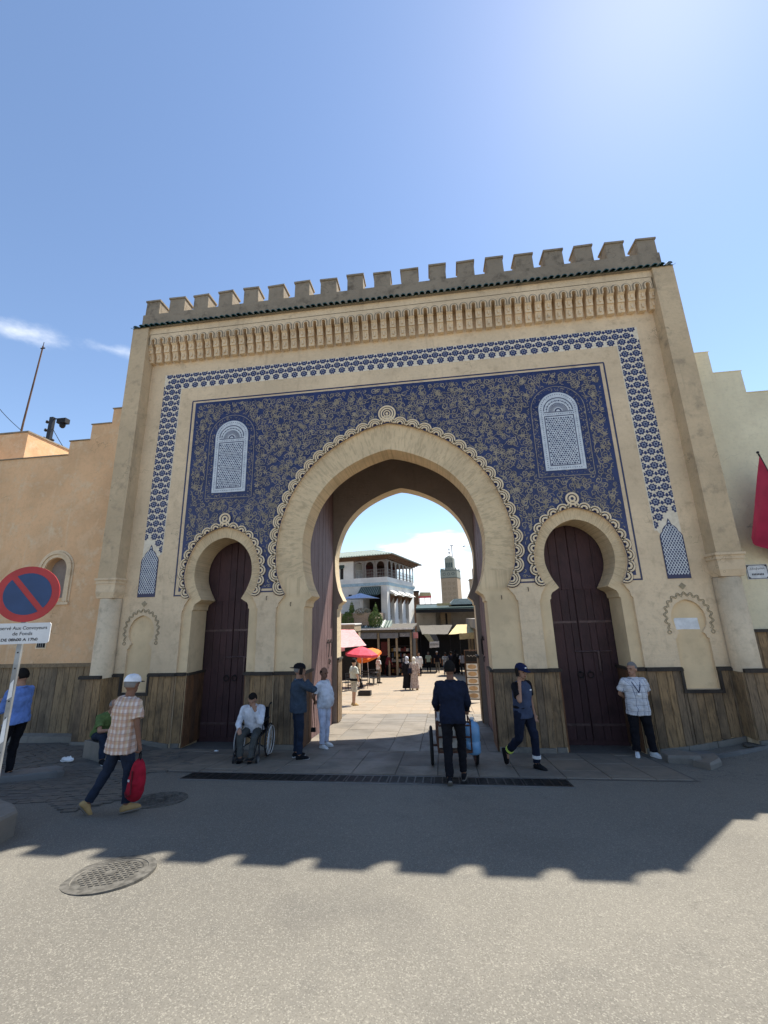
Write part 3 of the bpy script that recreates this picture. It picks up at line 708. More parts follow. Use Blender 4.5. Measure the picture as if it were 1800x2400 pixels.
for (cx, cz, r, k) in ((0, 8.08, .235, 3), (-4.35, 5.46, .155, 2), (4.35, 5.46, .155, 2)):
    mb = MB(); mb.mi = 1; mb.ring((cx, cz), 0, r*1.12, -.024, 0, 28); mb.mi = 0
    for a, b in (((.82, 1.0), (.56, .72), (.30, .42), (.0, .16)) if k == 3 else ((.72, 1.0), (.25, .52))): mb.ring((cx, cz), r*a, r*b, -.046, -.022, 28)
    mb.build('arch_roundel', ['cream_relief', 'dark_line'], gate)

# tall pierced tile windows in the panel
for s in (-1, 1):
    cx = 4.32*s; r = .47; zs_, zb = 7.80, 6.19
    def outline(rr_, zbot): return [(cx-rr_, zbot), (cx+rr_, zbot)]+[(cx+rr_*math.cos(t), zs_+rr_*math.sin(t)) for t in linspace(0, math.pi, 22)]
    mb = MB(); mb.prism(outline(.67, 6.02), -.013, .0); wdw = mb.build('tile_window', 'blue_tile', gate)
    mb = MB()
    for k in range(420):       # cursive relief in the dark border
        if k < 300:
            side = rr.choice((-1, 1)); x = cx+side*rr.uniform(.51, .63); z = rr.uniform(6.06, 7.8)
        elif k < 380:
            t = rr.uniform(0, math.pi); q = rr.uniform(.51, .63); x = cx+q*math.cos(t); z = zs_+q*math.sin(t)
        else: x = cx+rr.uniform(-.6, .6); z = rr.uniform(6.05, 6.15)
        a = rr.uniform(0, 6.28); k0 = rr.uniform(-3, 3); r_ = rr.uniform(.012, .03)
        mb.ribbon([(x+r_*math.cos(a+k0*t/4), z+r_*math.sin(a+k0*t/4)) for t in range(5)], .013, -.0145-rr.random()*.004)
    stuff(mb.build('border_relief', 'tan_relief', wdw))
    mb = MB(); n = 24
    ol = outline(.655, 6.035); il = outline(.64, 6.05)
    for k in range(len(ol)):
        j = (k+1) % len(ol); mb.poly([(il[k][0], -.0155, il[k][1]), (ol[k][0], -.0155, ol[k][1]), (ol[j][0], -.0155, ol[j][1]), (il[j][0], -.0155, il[j][1])])
    mb.build('border_fillet', 'tan_relief', wdw)
    mb = MB(); mb.prism(outline(r, zb), -.030, -.013); fr = mb.build('white_frame', 'white_tile', wdw)
    mb = MB(); mb.mi = 0      # dark lines
    x0, x1 = cx-.355, cx+.355; d = -.0325
    def q4(a, b, c, e): mb.poly([(a, d, c), (b, d, c), (b, d, e), (a, d, e)])
    q4(x0, x1, zb+.115, zb+.135); q4(x0, x0+.02, zb+.135, 7.63); q4(x1-.02, x1, zb+.135, 7.63); q4(x0, x1, 7.61, 7.632)
    q4(x0, x1, 7.72, 7.74)
    a0 = [(.355, .375)]
    for k in range(20):
        t0, t1 = math.pi*k/20, math.pi*(k+1)/20
        mb.poly([(cx+.335*math.cos(t0), d, zs_-.03+.335*math.sin(t0)), (cx+.358*math.cos(t0), d, zs_-.03+.358*math.sin(t0)), (cx+.358*math.cos(t1), d, zs_-.03+.358*math.sin(t1)), (cx+.335*math.cos(t1), d, zs_-.03+.335*math.sin(t1))])
    def dot(x, z, q, n=6): mb.poly([(x+q*math.cos(2*math.pi*k/n), d, z+q*math.sin(2*math.pi*k/n)) for k in range(n)])
    hx, hz = .058, .050; row = 0; z = zb+.165
    while z < 7.6:
        x = x0+.05+(hx*.5 if row % 2 else 0); c = 0
        while x < x1-.04:
            dot(x, z, .026 if (c+(row//2)) % 3 == 0 and row % 2 == 0 else .0195); x += hx; c += 1
        z += hz; row += 1
    n = 30
    for k in range(n): dot(cx-.412, zb+.09+k*(zs_-zb-.09)/n, .013, 4); dot(cx+.412, zb+.09+k*(zs_-zb-.09)/n, .013, 4)
    for k in range(15): dot(cx-.36+k*.72/14, zb+.055, .013, 4); dot(cx-.36+k*.72/14, 7.675, .013, 4)
    for k in range(24): dot(cx+.412*math.cos(math.pi*k/23), zs_+.412*math.sin(math.pi*k/23), .014, 4)
    for k in range(21):     # fan in the lunette
        t = math.pi*(k+.5)/21; a, b = .11, .235
        mb.poly([(cx+a*math.cos(t-.03), d, 7.745+a*math.sin(t-.03)), (cx+b*math.cos(t-.045), d, 7.745+b*math.sin(t-.045)), (cx+b*math.cos(t+.045), d, 7.745+b*math.sin(t+.045)), (cx+a*math.cos(t+.03), d, 7.745+a*math.sin(t+.03))])
        dot(cx+.285*math.cos(t), 7.75+.285*math.sin(t), .021 if k % 2 else .014)
    mb.ring((cx, 7.745), .05, .085, d, d+.001, 12, 0, math.pi)
    mb.v = [(x, min(y, d) if y > d else y, z) for x, y, z in mb.v]
    stuff(mb.build('tile_piece', 'dark_line', fr))

# white band of blue flower tiles
def clip(poly, axis, lim, keep_less):
    out = []
    for i, p in enumerate(poly):
        q = poly[(i+1) % len(poly)]; a = (p[axis] <= lim) if keep_less else (p[axis] >= lim); b = (q[axis] <= lim) if keep_less else (q[axis] >= lim)
        if a: out.append(p)
        if a != b:
            t = (lim-p[axis])/(q[axis]-p[axis]); out.append((p[0]+(q[0]-p[0])*t, p[1]+(q[1]-p[1])*t))
    return out
def motif_polys():
    P = []
    disc = lambda r, n, ph=0: [(r*math.cos(ph+2*math.pi*k/n), r*math.sin(ph+2*math.pi*k/n)) for k in range(n)]
    P.append((1, disc(.050, 16), -.006))
    P.append((0, disc(.030, 10), -.008))
    for k in range(8):
        a = math.pi/8+k*math.pi/4; ca, sa = math.cos(a), math.sin(a)
        kite = [(.037, 0), (.066, -.036), (.108, 0), (.066, .036)] if k not in (1, 2) else [(.037, 0), (.066, -.030), (.096, 0), (.066, .030)]
        P.append((0, [(u*ca-v*sa, u*sa+v*ca) for u, v in kite], -.008))
        a2 = k*math.pi/4; P.append((0, [(u*math.cos(a2)-v*math.sin(a2), u*math.sin(a2)+v*math.cos(a2)) for u, v in ((.026, -.004), (.05, -.004), (.05, .004), (.026, .004))], -.008))
    P.append((0, [(0, .096), (.040, .138), (.028, .178), (0, .205), (-.028, .178), (-.040, .138)], -.008))
    return P
def motif(xl=None, xr=None, zt=None, zb_=None):
    mb = MB()
    for mi, poly, y in motif_polys():
        for ax, lim, less in ((0, xl, False), (0, xr, True), (1, zt, True), (1, zb_, False)):
            if lim is not None and poly: poly = clip(poly, ax, lim, less)
        if len(poly) >= 3: mb.mi = mi; mb.poly([(x, y, z) for x, z in poly])
    return mb.mesh('flower_tile', ['blue_motif', 'white_tile'])
mF = motif(); mL = motif(xl=0.); mR = motif(xr=0.); mTop = motif(zt=.035); mBot = motif(zb_=.1)
mb = MB(); mb.box(-6.54, 6.54, -.0035, .001, 9.44, 9.945)
for s in (-1, 1):
    q = [(s*6.60, 4.56), (s*6.54, 9.4399), (s*5.985, 9.4399), (s*6.04, 4.60), (s*6.10, 4.60), (s*6.14, 4.52), (s*6.6, 4.52)]
    mb.prism(q if s > 0 else q[::-1], -.0035, .001)
mb.build('flower_band', 'band_ground', gate)
NX = 48; px_ = 13.06/NX; dzr = .178
for i in range(NX):
    x = -6.53+px_*(i+.5); link('flower_tile', mTop, gate, (x, 0, 9.90))
    if i < NX-1: link('flower_tile', mF, gate, (x+px_*.5, 0, 9.715))
    link('flower_tile', mF, gate, (x, 0, 9.545))
for s in (-1, 1):
    z = 9.545-dzr; k = 0; xo, xi = 6.545, 6.0
    while z > 4.62:
        if k % 2 == 0: offs = [(xo-.005, 'o'), (xo-px_, 'f'), (xi+.005, 'i')]
        else: offs = [(xo-px_*.5, 'f'), (xo-px_*1.5, 'f')]
        for x, t in offs:
            if z < 4.95 and abs(x-6.37) < .2: continue
            xx = x+(9.5-z)*.0105
            me = mF if t == 'f' else ((mR if s > 0 else mL) if t == 'o' else (mL if s > 0 else mR))
            link('flower_tile', me, gate, (s*xx, 0, z))
        z -= dzr; k += 1
    # lattice panel under the band
    cx = s*6.368; hw = .243
    half = [(hw, 3.51), (hw, 4.46), (hw-.03, 4.53), (hw-.075, 4.57), (hw-.09, 4.63), (hw-.14, 4.69), (.05, 4.73), (.03, 4.80), (0, 4.87)]
    ol = [(cx-x, z) for x, z in half]; ol = [(cx+x, z) for x, z in half]+[(cx-x, z) for x, z in half[::-1][1:]]
    mb = MB(); mb.prism(ol, -.012, .0); lp = mb.build('lattice_panel', 'dark_line', gate)
    def inside(x, z):
        if z < 3.595 or z > 4.86: return False
        t = sorted([(b, a) for a, b in half]); return abs(x-cx) < lerp_tab(t, z)-.018
    mb = MB(); y = -.0145
    for d in (-1, 1):
        for k in range(-26, 27):
            c = k*.062; run = []
            for q in range(0, 110):
                z = 3.52+q*.0125; x = cx+d*(z-4.1)*.62+c
                if inside(x, z): run.append((x, z))
                else:
                    if len(run) > 2: mb.ribbon(run[::len(run)-1], .0155, y-(0 if d < 0 else .0012), False)
                    run = []
    stuff(mb.build('lattice_strip', 'white_tile', lp))

# blind niches: scrolled relief and diamond
for s in (-1, 1):
    cx = 6.39*s; pts = []
    N = 150
    for k in range(N+1):
        t = R(-28)+(math.pi+R(56))*k/N; ww = .5+.028*math.sin(k*math.pi/5.2); wx, wz = .94, 1.02
        pts.append((cx+ww*wx*math.cos(t), -.004, 2.68+ww*wz*math.sin(t)))
    mb = MB(); mb.tube(pts, .010, 5)
    pts2 = [(cx+(x-cx)*.93+.0, y, 2.68+(z-2.68)*.93) for x, y, z in pts]; mb.tube([(x, y, z) for x, y, z in pts2], .008, 5)
    for q in (-1, 1): mb.tube([(cx+q*.43+.035*math.cos(t), -.005, 2.38+.035*math.sin(t)) for t in linspace(0, 6.2, 12)], .012, 5)
    mb.prism([(cx, 3.27), (cx+.075, 3.345), (cx, 3.42), (cx-.075, 3.345)], -.014, .001); mb.prism([(cx, 3.31), (cx+.035, 3.345), (cx, 3.38), (cx-.035, 3.345)], -.022, -.013)
    mb.build('niche_scroll', 'ground_relief', gate)
mb = MB(); mb.box(6.13, 6.60, .050, .054, 2.44, 2.66); mb.v = [(x+rnd.uniform(-.02, .02), y, z+rnd.uniform(-.02, .02)) for x, y, z in mb.v]; mb.build('whitewash_patch', 'paper_white', gate)
# hooks
for s in (-1, 1):
    for (x, z, y) in ((s*3.12, 3.40, 0.), (s*2.52, 3.24, .055)):
        mb = MB(); mb.tube([(x, y, z+.03), (x, y-.04, z+.02), (x, y-.045, z-.04), (x, y-.02, z-.06)], .008, 6); mb.build('hook', 'iron_dark', gate)

# ------------------------------------------------------------------ doors
def plank_row(parent, mat, x0, x1, y, z0f, z1, wd=.165, th=.03, axis='x', name='plank', gap=.006, sign=1, var=.25):
    x = x0
    while x < x1-.02:
        w_ = min(wd*rnd.uniform(1-var, 1+var), x1-x)
        if x1-x-w_ < .06: w_ = x1-x
        za = z0f(x+w_/2) if callable(z0f) else z0f
        mb = MB(); t = th+rnd.uniform(0, .007); e = .006; zb = z1
        a, b = gap/2, w_-gap/2
        if axis == 'x':       # faces -y
            mb.hexa([(a, -t+e, 0), (b, -t+e, 0), (b, 0, 0), (a, 0, 0)], [(a, -t+e, zb-za), (b, -t+e, zb-za), (b, 0, zb-za), (a, 0, zb-za)])
            mb.poly([(a, -t+e, 0), (a+e, -t, 0), (a+e, -t, zb-za), (a, -t+e, zb-za)]); mb.poly([(a+e, -t, 0), (b-e, -t, 0), (b-e, -t, zb-za), (a+e, -t, zb-za)]); mb.poly([(b-e, -t, 0), (b, -t+e, 0), (b, -t+e, zb-za), (b-e, -t, zb-za)])
            mb.build(name, mat, parent, (x, y, za))
        else:                 # runs along y, faces sign*x
            mb.hexa([(0, a, 0), (sign*t, a, 0), (sign*t, b, 0), (0, b, 0)] if sign > 0 else [(sign*t, a, 0), (0, a, 0), (0, b, 0), (sign*t, b, 0)],
                    [(0, a, zb-za), (sign*t, a, zb-za), (sign*t, b, zb-za), (0, b, zb-za)] if sign > 0 else [(sign*t, a, zb-za), (0, a, zb-za), (0, b, zb-za), (sign*t, b, zb-za)])
            mb.build(name, mat, parent, (y, x, za))
        x += w_
def ringpull(parent, loc, r=.065, ax='y', mat='iron_dark'):
    mb = MB()
    if ax == 'y': pts = [(r*math.cos(t), -.03, r*math.sin(t)) for t in linspace(0, 6.283, 18)[:-1]]
    else: pts = [(.03*ax, r*math.cos(t), r*math.sin(t)) for t in linspace(0, 6.283, 18)[:-1]]
    mb.tube(pts, .011, 6, closed=True); mb.sphere((0, -.012 if ax == 'y' else .012*ax, r), .025, 8, 6); mb.build('ring_knocker', mat, parent, loc)
for s in (-1, 1):
    for h in (0, 1):
        x0 = s*4.35-.80+h*.80; leaf = MB()
        leaf.box(x0+.004, x0+.796, .83, .87, -.4, 5.05); lf = leaf.build('door_leaf', 'maroon_door', gate)
        plank_row(lf, 'maroon_door', x0+.006, x0+.794, .83, .06+(.0 if s > 0 else .0), 3.38, .2, .022, name='door_board')
        plank_row(lf, 'maroon_door', x0+.006, x0+.794, .83, 3.39, 5.05, .26, .016, name='door_board')
        ringpull(lf, (x0+(.70 if h == 0 else .12), .80, 1.44))
        for z in (.35, 2.6): mb = MB(); mb.box(x0+.03, x0+.77, .795, .808, z, z+.05); mb.build('iron_strap', 'worn_iron', lf)
    mb = MB(); xl = s*4.35+.04; mb.tube([(xl-.2, .79, 1.95), (xl+.62, .79, 1.95)], .02, 8); mb.box(xl+.3, xl+.34, .77, .80, 1.52, 1.95); mb.build('door_bolt', 'worn_iron', gate)
for s in (-1, 1):           # the great leaves, folded back against the passage walls
    mb = MB(); a, b = sorted((s*2.455, s*2.34)); mb.box(a, b, .80, 3.42, -.25, 7.7); lf = mb.build('great_door_leaf', 'purple_door', gate)
    plank_row(lf, 'purple_door', .81, 3.41, s*2.34, -.22, 7.65, .125, .02, axis='y', sign=-s, name='door_board')
    mb = MB()
    for y in (2.72, 3.02):
        mb.tube([(s*2.31, y, 2.16), (s*2.25, y, 2.17), (s*2.25, y+.02, 2.05), (s*2.25, y-.05, 1.75)], .014, 6)
        mb.tube([(s*2.28, y+.06*math.cos(t), 2.2+.06*math.sin(t)) for t in linspace(0, 6.283, 14)[:-1]], .01, 6, closed=True)
    mb.build('door_latch', 'iron_dark', lf); ringpull(lf, (s*2.31, 2.95, 1.6), .07, -s)

# ------------------------------------------------------------------ plank dado and its mouldings
DZ = 1.60
base = lambda y: (lambda x: gz(x, -.05)+.13)
def dado(x0, x1, y, mat='plank_wood', top=DZ, cap=True, wd=.165):
    plank_row(gate, mat, x0, x1, y, lambda x: gz(x, 0)+.12, top, wd)
    if cap: mb = MB(); mb.box(x0-.004, x1+.004, y-.072, y-.0, top, top+.055); mb.box(x0-.002, x1+.002, y-.05, y-.0, top+.055, top+.075); mb.build('dado_rail', 'moulding_wood', gate)
for s in (-1, 1):
    def D(a, b, y, **k): x0, x1 = sorted((s*a, s*b)); dado(x0, x1, y, **k)
    D(2.19, 2.88, .05); D(2.885, 3.345, -.003); D(3.35, 3.585, .05); D(5.115, 5.345, .05); D(5.35, 6.055, -.003); D(6.725, 6.99, -.003)
    D(6.06, 6.72, -.003, top=1.17, cap=False)
    mb = MB(); a, b = sorted((s*6.055, s*6.725)); mb.box(a, b, -.065, -.004, 1.17, 1.235); mb.box(a-.05, a-.002, -.068, -.004, 1.17, 1.598); mb.box(b+.002, b+.05, -.068, -.004, 1.17, 1.598); mb.build('niche_rail', 'moulding_wood', gate)
    D(6.995, 7.56, -.375)
    mb = MB(); a, b = sorted((s*7.0, s*7.55)); mb.box(a, b, -.374, -.1, -.6, 1.598); mb.build('pilaster_base', 'pilaster_plaster', gate)
    plank_row(gate, 'plank_wood', -.37, -.04, s*6.998, gz(s*7, 0)+.12, DZ, .16, axis='y', sign=-s)
    # jambs: passage front, passage rear, both sides of the small door
    for (xx, y0, y1, sg, mat) in ((2.188, .056, .745, -s, 'jamb_wood'), (2.188, 3.47, 4.01, -s, 'plank_wood'), (3.592, .056, .80, s, 'jamb_wood'), (5.108, .056, .80, -s, 'jamb_wood')):
        plank_row(gate, mat, y0, y1, s*xx, gz(s*xx, .4)+.05 if y0 < 2 else -.2, DZ, .16, axis='y', sign=sg)
        mb = MB(); a, b = sorted((s*xx, s*xx+sg*.07)); mb.box(a, b, y0-.0, y1, DZ, DZ+.055); mb.build('dado_rail', 'moulding_wood', gate)
    # stone footing blocks
    for (a, b, y) in ((2.2, 2.87, .05), (2.89, 3.34, -.002), (3.36, 3.57, .05), (5.13, 5.34, .05), (5.36, 6.99, -.002), (7.0, 7.55, -.374)):
        x0, x1 = sorted((s*a, s*b)); n = max(1, round((x1-x0)/.55))
        for k in range(n):
            u0, u1 = x0+(x1-x0)*k/n, x0+(x1-x0)*(k+1)/n; mb = MB(); d = .05+rnd.uniform(-.01, .02)
            mb.hexa([(u0, y-d, gz(u0, 0)-.3), (u1-.01, y-d, gz(u1, 0)-.3), (u1-.01, y, gz(u1, 0)-.3), (u0, y, gz(u0, 0)-.3)], [(u0, y-d+.01, gz(u0, 0)+.115), (u1-.01, y-d+.01, gz(u1, 0)+.115), (u1-.01, y, gz(u1, 0)+.115), (u0, y, gz(u0, 0)+.115)])
            mb.build('footing_stone', 'stone_plinth', gate)

# ------------------------------------------------------------------ side walls
lw = thing('rampart_wall', 'orange plastered rampart wall with stepped top and small arched window', 'wall', (-10.5, .1, 0))
def stepped(pts, y0, y1, name, mat, parent, ox, oy):
    mb = MB(); mb.prism([(x-ox, z) for x, z in pts], y0-oy, y1-oy); return mb.build(name, mat, parent)
pts = [(-16, -1), (-7.505, -1), (-7.505, 9.06), (-8.17, 9.06), (-8.17, 8.6), (-8.8, 8.6), (-8.8, 8.12), (-9.44, 8.12), (-9.44, 7.69), (-16, 7.69)]
# the arched window is a true recess: build the wall as a plate with the opening
AW = [(-2, 0.), (3.58, 0.), (3.5801, .33)]+[(4.33+.33*math.sin(t), .33*math.cos(t)) for t in linspace(0, math.pi/2, 12)]
def wtop(z):
    xr = -7.505
    if z > 8.6: return -8.17, xr
    if z > 8.12: return -8.8, xr
    if z > 7.69: return -9.44, xr
    return -16., xr
def bl(z):
    a, b = wtop(z); h = lerp_tab(AW, z) if 3.58 < z < 4.66 else 0.; c = -9.2
    if a > c-.4: return [a+10.5, a+10.5, a+10.5, b+10.5]
    return [a+10.5, c-h+10.5, c+h+10.5, b+10.5]
zz = [-1, 3.58, 3.5801, 4.661]+[z for z, _ in AW if z > 3.5]+[7.69, 7.6901, 8.12, 8.1201, 8.6, 8.6001, 9.06]
plate(zz, bl, 0., .32, 'wall', 'orange_plaster', back=True, parent=lw)
mb = MB()
for (x0, x1, z) in ((-16, -9.44, 7.69), (-9.44, -8.8, 8.12), (-8.8, -8.17, 8.6), (-8.17, -7.505, 9.06)): mb.box(x0+10.5-.02, x1+10.5, -.03, .33, z, z+.03)
mb.build('coping', 'weathered_plaster', lw)
mb = MB(); c = 1.3
for (r0, r1, y) in ((.345, .43, -.03), (.435, .50, -.055), (.505, .55, -.02)):
    a = [(c+r0*math.cos(t), 4.33+r0*math.sin(t)) for t in linspace(0, math.pi, 18)]; b = [(c+r1*math.cos(t), 4.33+r1*math.sin(t)) for t in linspace(0, math.pi, 18)]
    a = [(c+r0, 3.52)]+a+[(c-r0, 3.52)]; b = [(c+r1, 3.45)]+b+[(c-r1, 3.45)]
    for k in range(len(a)-1):
        mb.poly([(a[k][0], y, a[k][1]), (b[k][0], y, b[k][1]), (b[k+1][0], y, b[k+1][1]), (a[k+1][0], y, a[k+1][1])])
        mb.poly([(b[k][0], y, b[k][1]), (b[k][0], .002, b[k][1]), (b[k+1][0], .002, b[k+1][1]), (b[k+1][0], y, b[k+1][1])])
        mb.poly([(a[k][0], .002, a[k][1]), (a[k][0], y, a[k][1]), (a[k+1][0], y, a[k+1][1]), (a[k+1][0], .002, a[k+1][1])])
mb.box(c-.55, c+.55, -.05, .0, 3.40, 3.46); mb.build('window_moulding', 'cream_plaster', lw)
mb = MB(); mb.box(c-.36, c+.36, .2, .22, 3.5, 4.7); mb.build('window_blind', 'dark_soffit', lw)
mb = MB(); mb.box(1.10, 1.40, -.02, .0, 2.29, 2.84); sw = mb.build('small_window', 'cream_relief', lw)
mb = MB(); mb.box(1.13, 1.37, -.024, -.018, 2.32, 2.81); mb.build('pane', 'black', sw)
mb = MB()
for k in range(3): mb.box(1.18+k*.06, 1.192+k*.06, -.032, -.025, 2.32, 2.81)
for k in range(3): mb.box(1.13, 1.37, -.036, -.0265, 2.43+k*.13, 2.442+k*.13)
mb.build('bar', 'galvanised', sw)
plank_row(lw, 'left_plank_wood', -5.4, 2.99, -.002, .30, 1.84, .17)
mb = MB(); mb.box(-5.5, 2.99, -.085, -.001, 1.84, 1.90); mb.box(-5.5, 2.99, -.06, -.001, 1.90, 1.925); mb.build('dado_rail', 'left_plank_wood', lw)
mb = MB(); mb.hexa([(-5.5, -.34, -.4), (3.0, -.30, -.4), (3.0, -.004, -.4), (-5.5, -.004, -.4)], [(-5.5, -.30, .30), (3.0, -.27, .29), (3.0, -.004, .31), (-5.5, -.004, .32)]); mb.build('plinth', 'stone_plinth', lw)
rw = thing('pale_wall', 'pale yellow plastered wall with stepped top behind the red flag', 'wall', (9.5, .1, 0))
mb = MB(); P = [(7.505, -1), (14, -1), (14, 7.3), (9.37, 7.3), (9.37, 7.88), (8.75, 7.88), (8.75, 8.48), (8.125, 8.48), (8.125, 9.08), (7.505, 9.08)]
def br_(z):
    x1 = 14. if z <= 7.3 else 9.37 if z <= 7.88 else 8.75 if z <= 8.48 else 8.125
    return [7.505-9.5, x1-9.5]
plate([-1, 7.3, 7.3001, 7.88, 7.8801, 8.48, 8.4801, 9.08], br_, 0., .35, 'wall', 'pale_plaster', parent=rw)
mb = MB()
for (x0, x1, z) in ((7.505, 8.125, 9.08), (8.125, 8.75, 8.48), (8.75, 9.37, 7.88), (9.37, 14, 7.3)): mb.box(x0-9.5, x1-9.5+.015, -.012, .36, z, z+.02)
mb.build('coping', 'pale_plaster', rw)
plank_row(rw, 'plank_wood', -1.94, 4.4, -.002, lambda x: gz(x+9.5, 0)+.16, 2.34, .17)
mb = MB(); mb.box(-1.94, 4.4, -.08, -.001, 2.34, 2.40); mb.build('dado_rail', 'moulding_wood', rw)
mb = MB(); mb.hexa([(-1.95, -.2, -.4), (4.4, -.2, -.4), (4.4, -.004, -.4), (-1.95, -.004, -.4)], [(-1.95, -.17, .55), (4.4, -.17, .58), (4.4, -.004, .6), (-1.95, -.004, .57)]); mb.build('plinth', 'stone_plinth', rw)
# ------------------------------------------------------------------ market square behind the gate
for n_, c_, r_ in (('blue_paint', (.34, .47, .55), .7), ('sky_canvas', (.42, .50, .66), .85), ('pink_canvas', (.72, .30, .28), .85), ('red_canvas', (.62, .06, .09), .8),
                   ('orange_canvas', (.85, .20, .03), .8), ('yellow_canvas', (.50, .40, .20), .85), ('grey_canvas', (.125, .112, .092), .9), ('white_canvas', (.74, .72, .66), .85), ('sign_grey', (.17, .175, .18), .6),
                   ('lattice_wood', (.19, .172, .15), .7), ('red_interior', (.10, .022, .02), .8), ('red_metal', (.20, .03, .03), .5), ('black_metal', (.018, .018, .02), .45), ('white_metal', (.68, .68, .66), .5),
                   ('minaret_stone', (.36, .27, .18), .9), ('minaret_tile', (.25, .255, .205), .6), ('roof_slate', (.25, .29, .25), .6), ('goods_yellow', (.22, .13, .03), .6), ('goods_red', (.11, .02, .018), .6), ('goods_blue', (.03, .05, .09), .6),
                   ('goods_white', (.35, .33, .3), .6), ('brass', (.55, .33, .08), .35), ('food_print', (.45, .30, .16), .5), ('plate_print', (.62, .60, .54), .5), ('green_metal', (.05, .08, .07), .5), ('bone_stone', (.30, .235, .15), .9)):
    plain(n_, c_, r_, .6 if n_ in ('brass',) else 0., .15, 6)
m = NT('foliage'); v = m.coord('Object', rand=True); f = m.noise(v, 6, 3); m.col(m.mix(m.rng(f, .3, .7), (.06, .11, .022), (.14, .21, .045))); m.rough(.7)
m = NT('foliage_pale'); v = m.coord('Object', rand=True); f = m.noise(v, 6, 3); m.col(m.mix(m.rng(f, .3, .7), (.16, .20, .10), (.36, .28, .22))); m.rough(.7)
m = NT('old_brick'); v = m.coord('World'); br = m.n('ShaderNodeTexBrick')
sp_ = m.n('ShaderNodeSeparateXYZ'); m.l(v, sp_.inputs[0]); cb_ = m.n('ShaderNodeCombineXYZ'); m.l(m.math('ADD', sp_.outputs['X'], sp_.outputs['Y']), cb_.inputs[0]); m.l(sp_.outputs['Z'], cb_.inputs[1]); m.l(cb_.outputs[0], br.inputs['Vector'])
br.inputs['Scale'].default_value = 1.; br.inputs['Brick Width'].default_value = .26; br.inputs['Row Height'].default_value = .085; br.inputs['Mortar Size'].default_value = .012
br.inputs['Color1'].default_value = (.32, .22, .14, 1); br.inputs['Color2'].default_value = (.22, .155, .10, 1); br.inputs['Mortar'].default_value = (.34, .29, .22, 1); m.col(br.outputs['Color']); m.rough(.9)

cafe = thing('cafe_building', 'white cafe building with arched upper gallery and tiled roof over the market', 'building', (-3.65, 29, 0), R(-12.95))
def part(name, mat, par, fn, smooth=False):
    mb = MB(); fn(mb); return mb.build(name, mat, par, smooth=smooth)
part('wall', 'white_wall', cafe, lambda b: (b.box(-9, -2.45, 0, 8.7, -2.5, 6.25), b.box(-2.449, -.62, 1.6, 8.7, -2.5, 6.249), b.box(-2.449, -.62, 0, 1.599, 5.3, 6.248), b.box(-9, -3.42, 0.02, 8.7, 6.251, 8.3)))
for (u0, u1) in ((0., .75), (2.0, 3.1), (4.4, 5.5), (6.7, 8.7)):
    part('pillar', 'white_wall', cafe, lambda b: b.box(-.615, .0, u0, u1, -2.4, 5.9))
part('lintel', 'white_wall', cafe, lambda b: b.box(-.61, -.02, .76, 6.69, 5.15, 6.247))
for u0, u1 in ((.75, 2.0), (3.1, 4.4), (5.5, 6.7)):
    wn_ = part('window', 'interior_shade', cafe, lambda b: b.box(-.60, -.4, u0+.002, u1-.002, 2.7, 5.148))
    part('balustrade', 'black_metal', wn_, lambda b: [b.box(-.36, -.33, u0+.05, u1-.05, z, z+.04) for z in (2.95, 3.2, 3.45)]+[b.box(-.36, -.33, u0+.1+k*.2, u0+.12+k*.2, 2.75, 3.45) for k in range(5)])
    part('curtain', 'white_canvas', wn_, lambda b: b.prism([(-.38, 3.5), (-.37, 3.5), (-.37, 5.1), (-.38, 5.1)], u0+.05, u0+.3))
    part('panel', 'white_wall', wn_, lambda b: b.box(-.60, -.3, u0+.003, u1-.003, 2.0, 2.699))
    part('awning', 'white_canvas', cafe, lambda b: b.hexa([(-.02, u0-.1, 5.1), (.75, u0-.1, 4.92), (.75, u1+.1, 4.92), (-.02, u1+.1, 5.1)], [(-.02, u0-.1, 5.42), (.75, u0-.1, 4.97), (.75, u1+.1, 4.97), (-.02, u1+.1, 5.42)]))
    for q in (u0, u1-.06): part('awning_bracket', 'brown_timber', cafe, lambda b: b.hexa([(0., q, 4.2), (.06, q, 4.2), (.06, q+.06, 4.2), (0., q+.06, 4.2)], [(.0, q, 4.915), (.5, q, 4.9), (.5, q+.06, 4.9), (.0, q+.06, 4.915)]))
part('cornice', 'blue_paint', cafe, lambda b: (b.box(-9.06, .10, -.10, 8.8, 5.84, 5.98), b.box(-9.1, .16, -.16, 8.85, 5.981, 6.10)))
part('cornice_cap', 'white_wall', cafe, lambda b: b.box(-9.14, .22, -.22, 8.9, 6.101, 6.25))
part('terrace_recess', 'interior_shade', cafe, lambda b: (b.poly([(-2.44, 1.59, 2.3), (-.62, 1.59, 2.3), (-.62, 1.59, 5.3), (-2.44, 1.59, 5.3)])))  # dark sheet over the back wall, shade of the recess as colour
part('round_door', 'red_interior', cafe, lambda b: b.prism([(-1.9+.45*math.cos(t), 3.2+.45*math.sin(t)) for t in linspace(-.9, math.pi+.9, 16)], 1.5, 1.58))
aw = part('tiled_awning', 'green_metal', cafe, lambda b: b.hexa([(-2.75, -.9, 4.88), (-.62, -.9, 4.88), (-.62, 0., 5.1), (-2.75, 0., 5.1)], [(-2.75, -.92, 4.95), (-.62, -.92, 4.95), (-.62, -.01, 5.75), (-2.6, -.01, 5.75)]))
part('awning_rib', 'roof_slate', aw, lambda b: [b.tube([(-2.65+k*.19, -.9, 5.0), (-2.6+k*.185, -.03, 5.77)], .035, 6) for k in range(11)])
stuff(aw.children[0])
for (x0, x1, z0, z1) in ((-3.95, -3.6, 4.75, 5.1), (-6.6, -6.0, 4.0, 4.6)): part('vent_window', 'interior_shade', cafe, lambda b: b.box(x0, x1, -.006, .1, z0, z1))
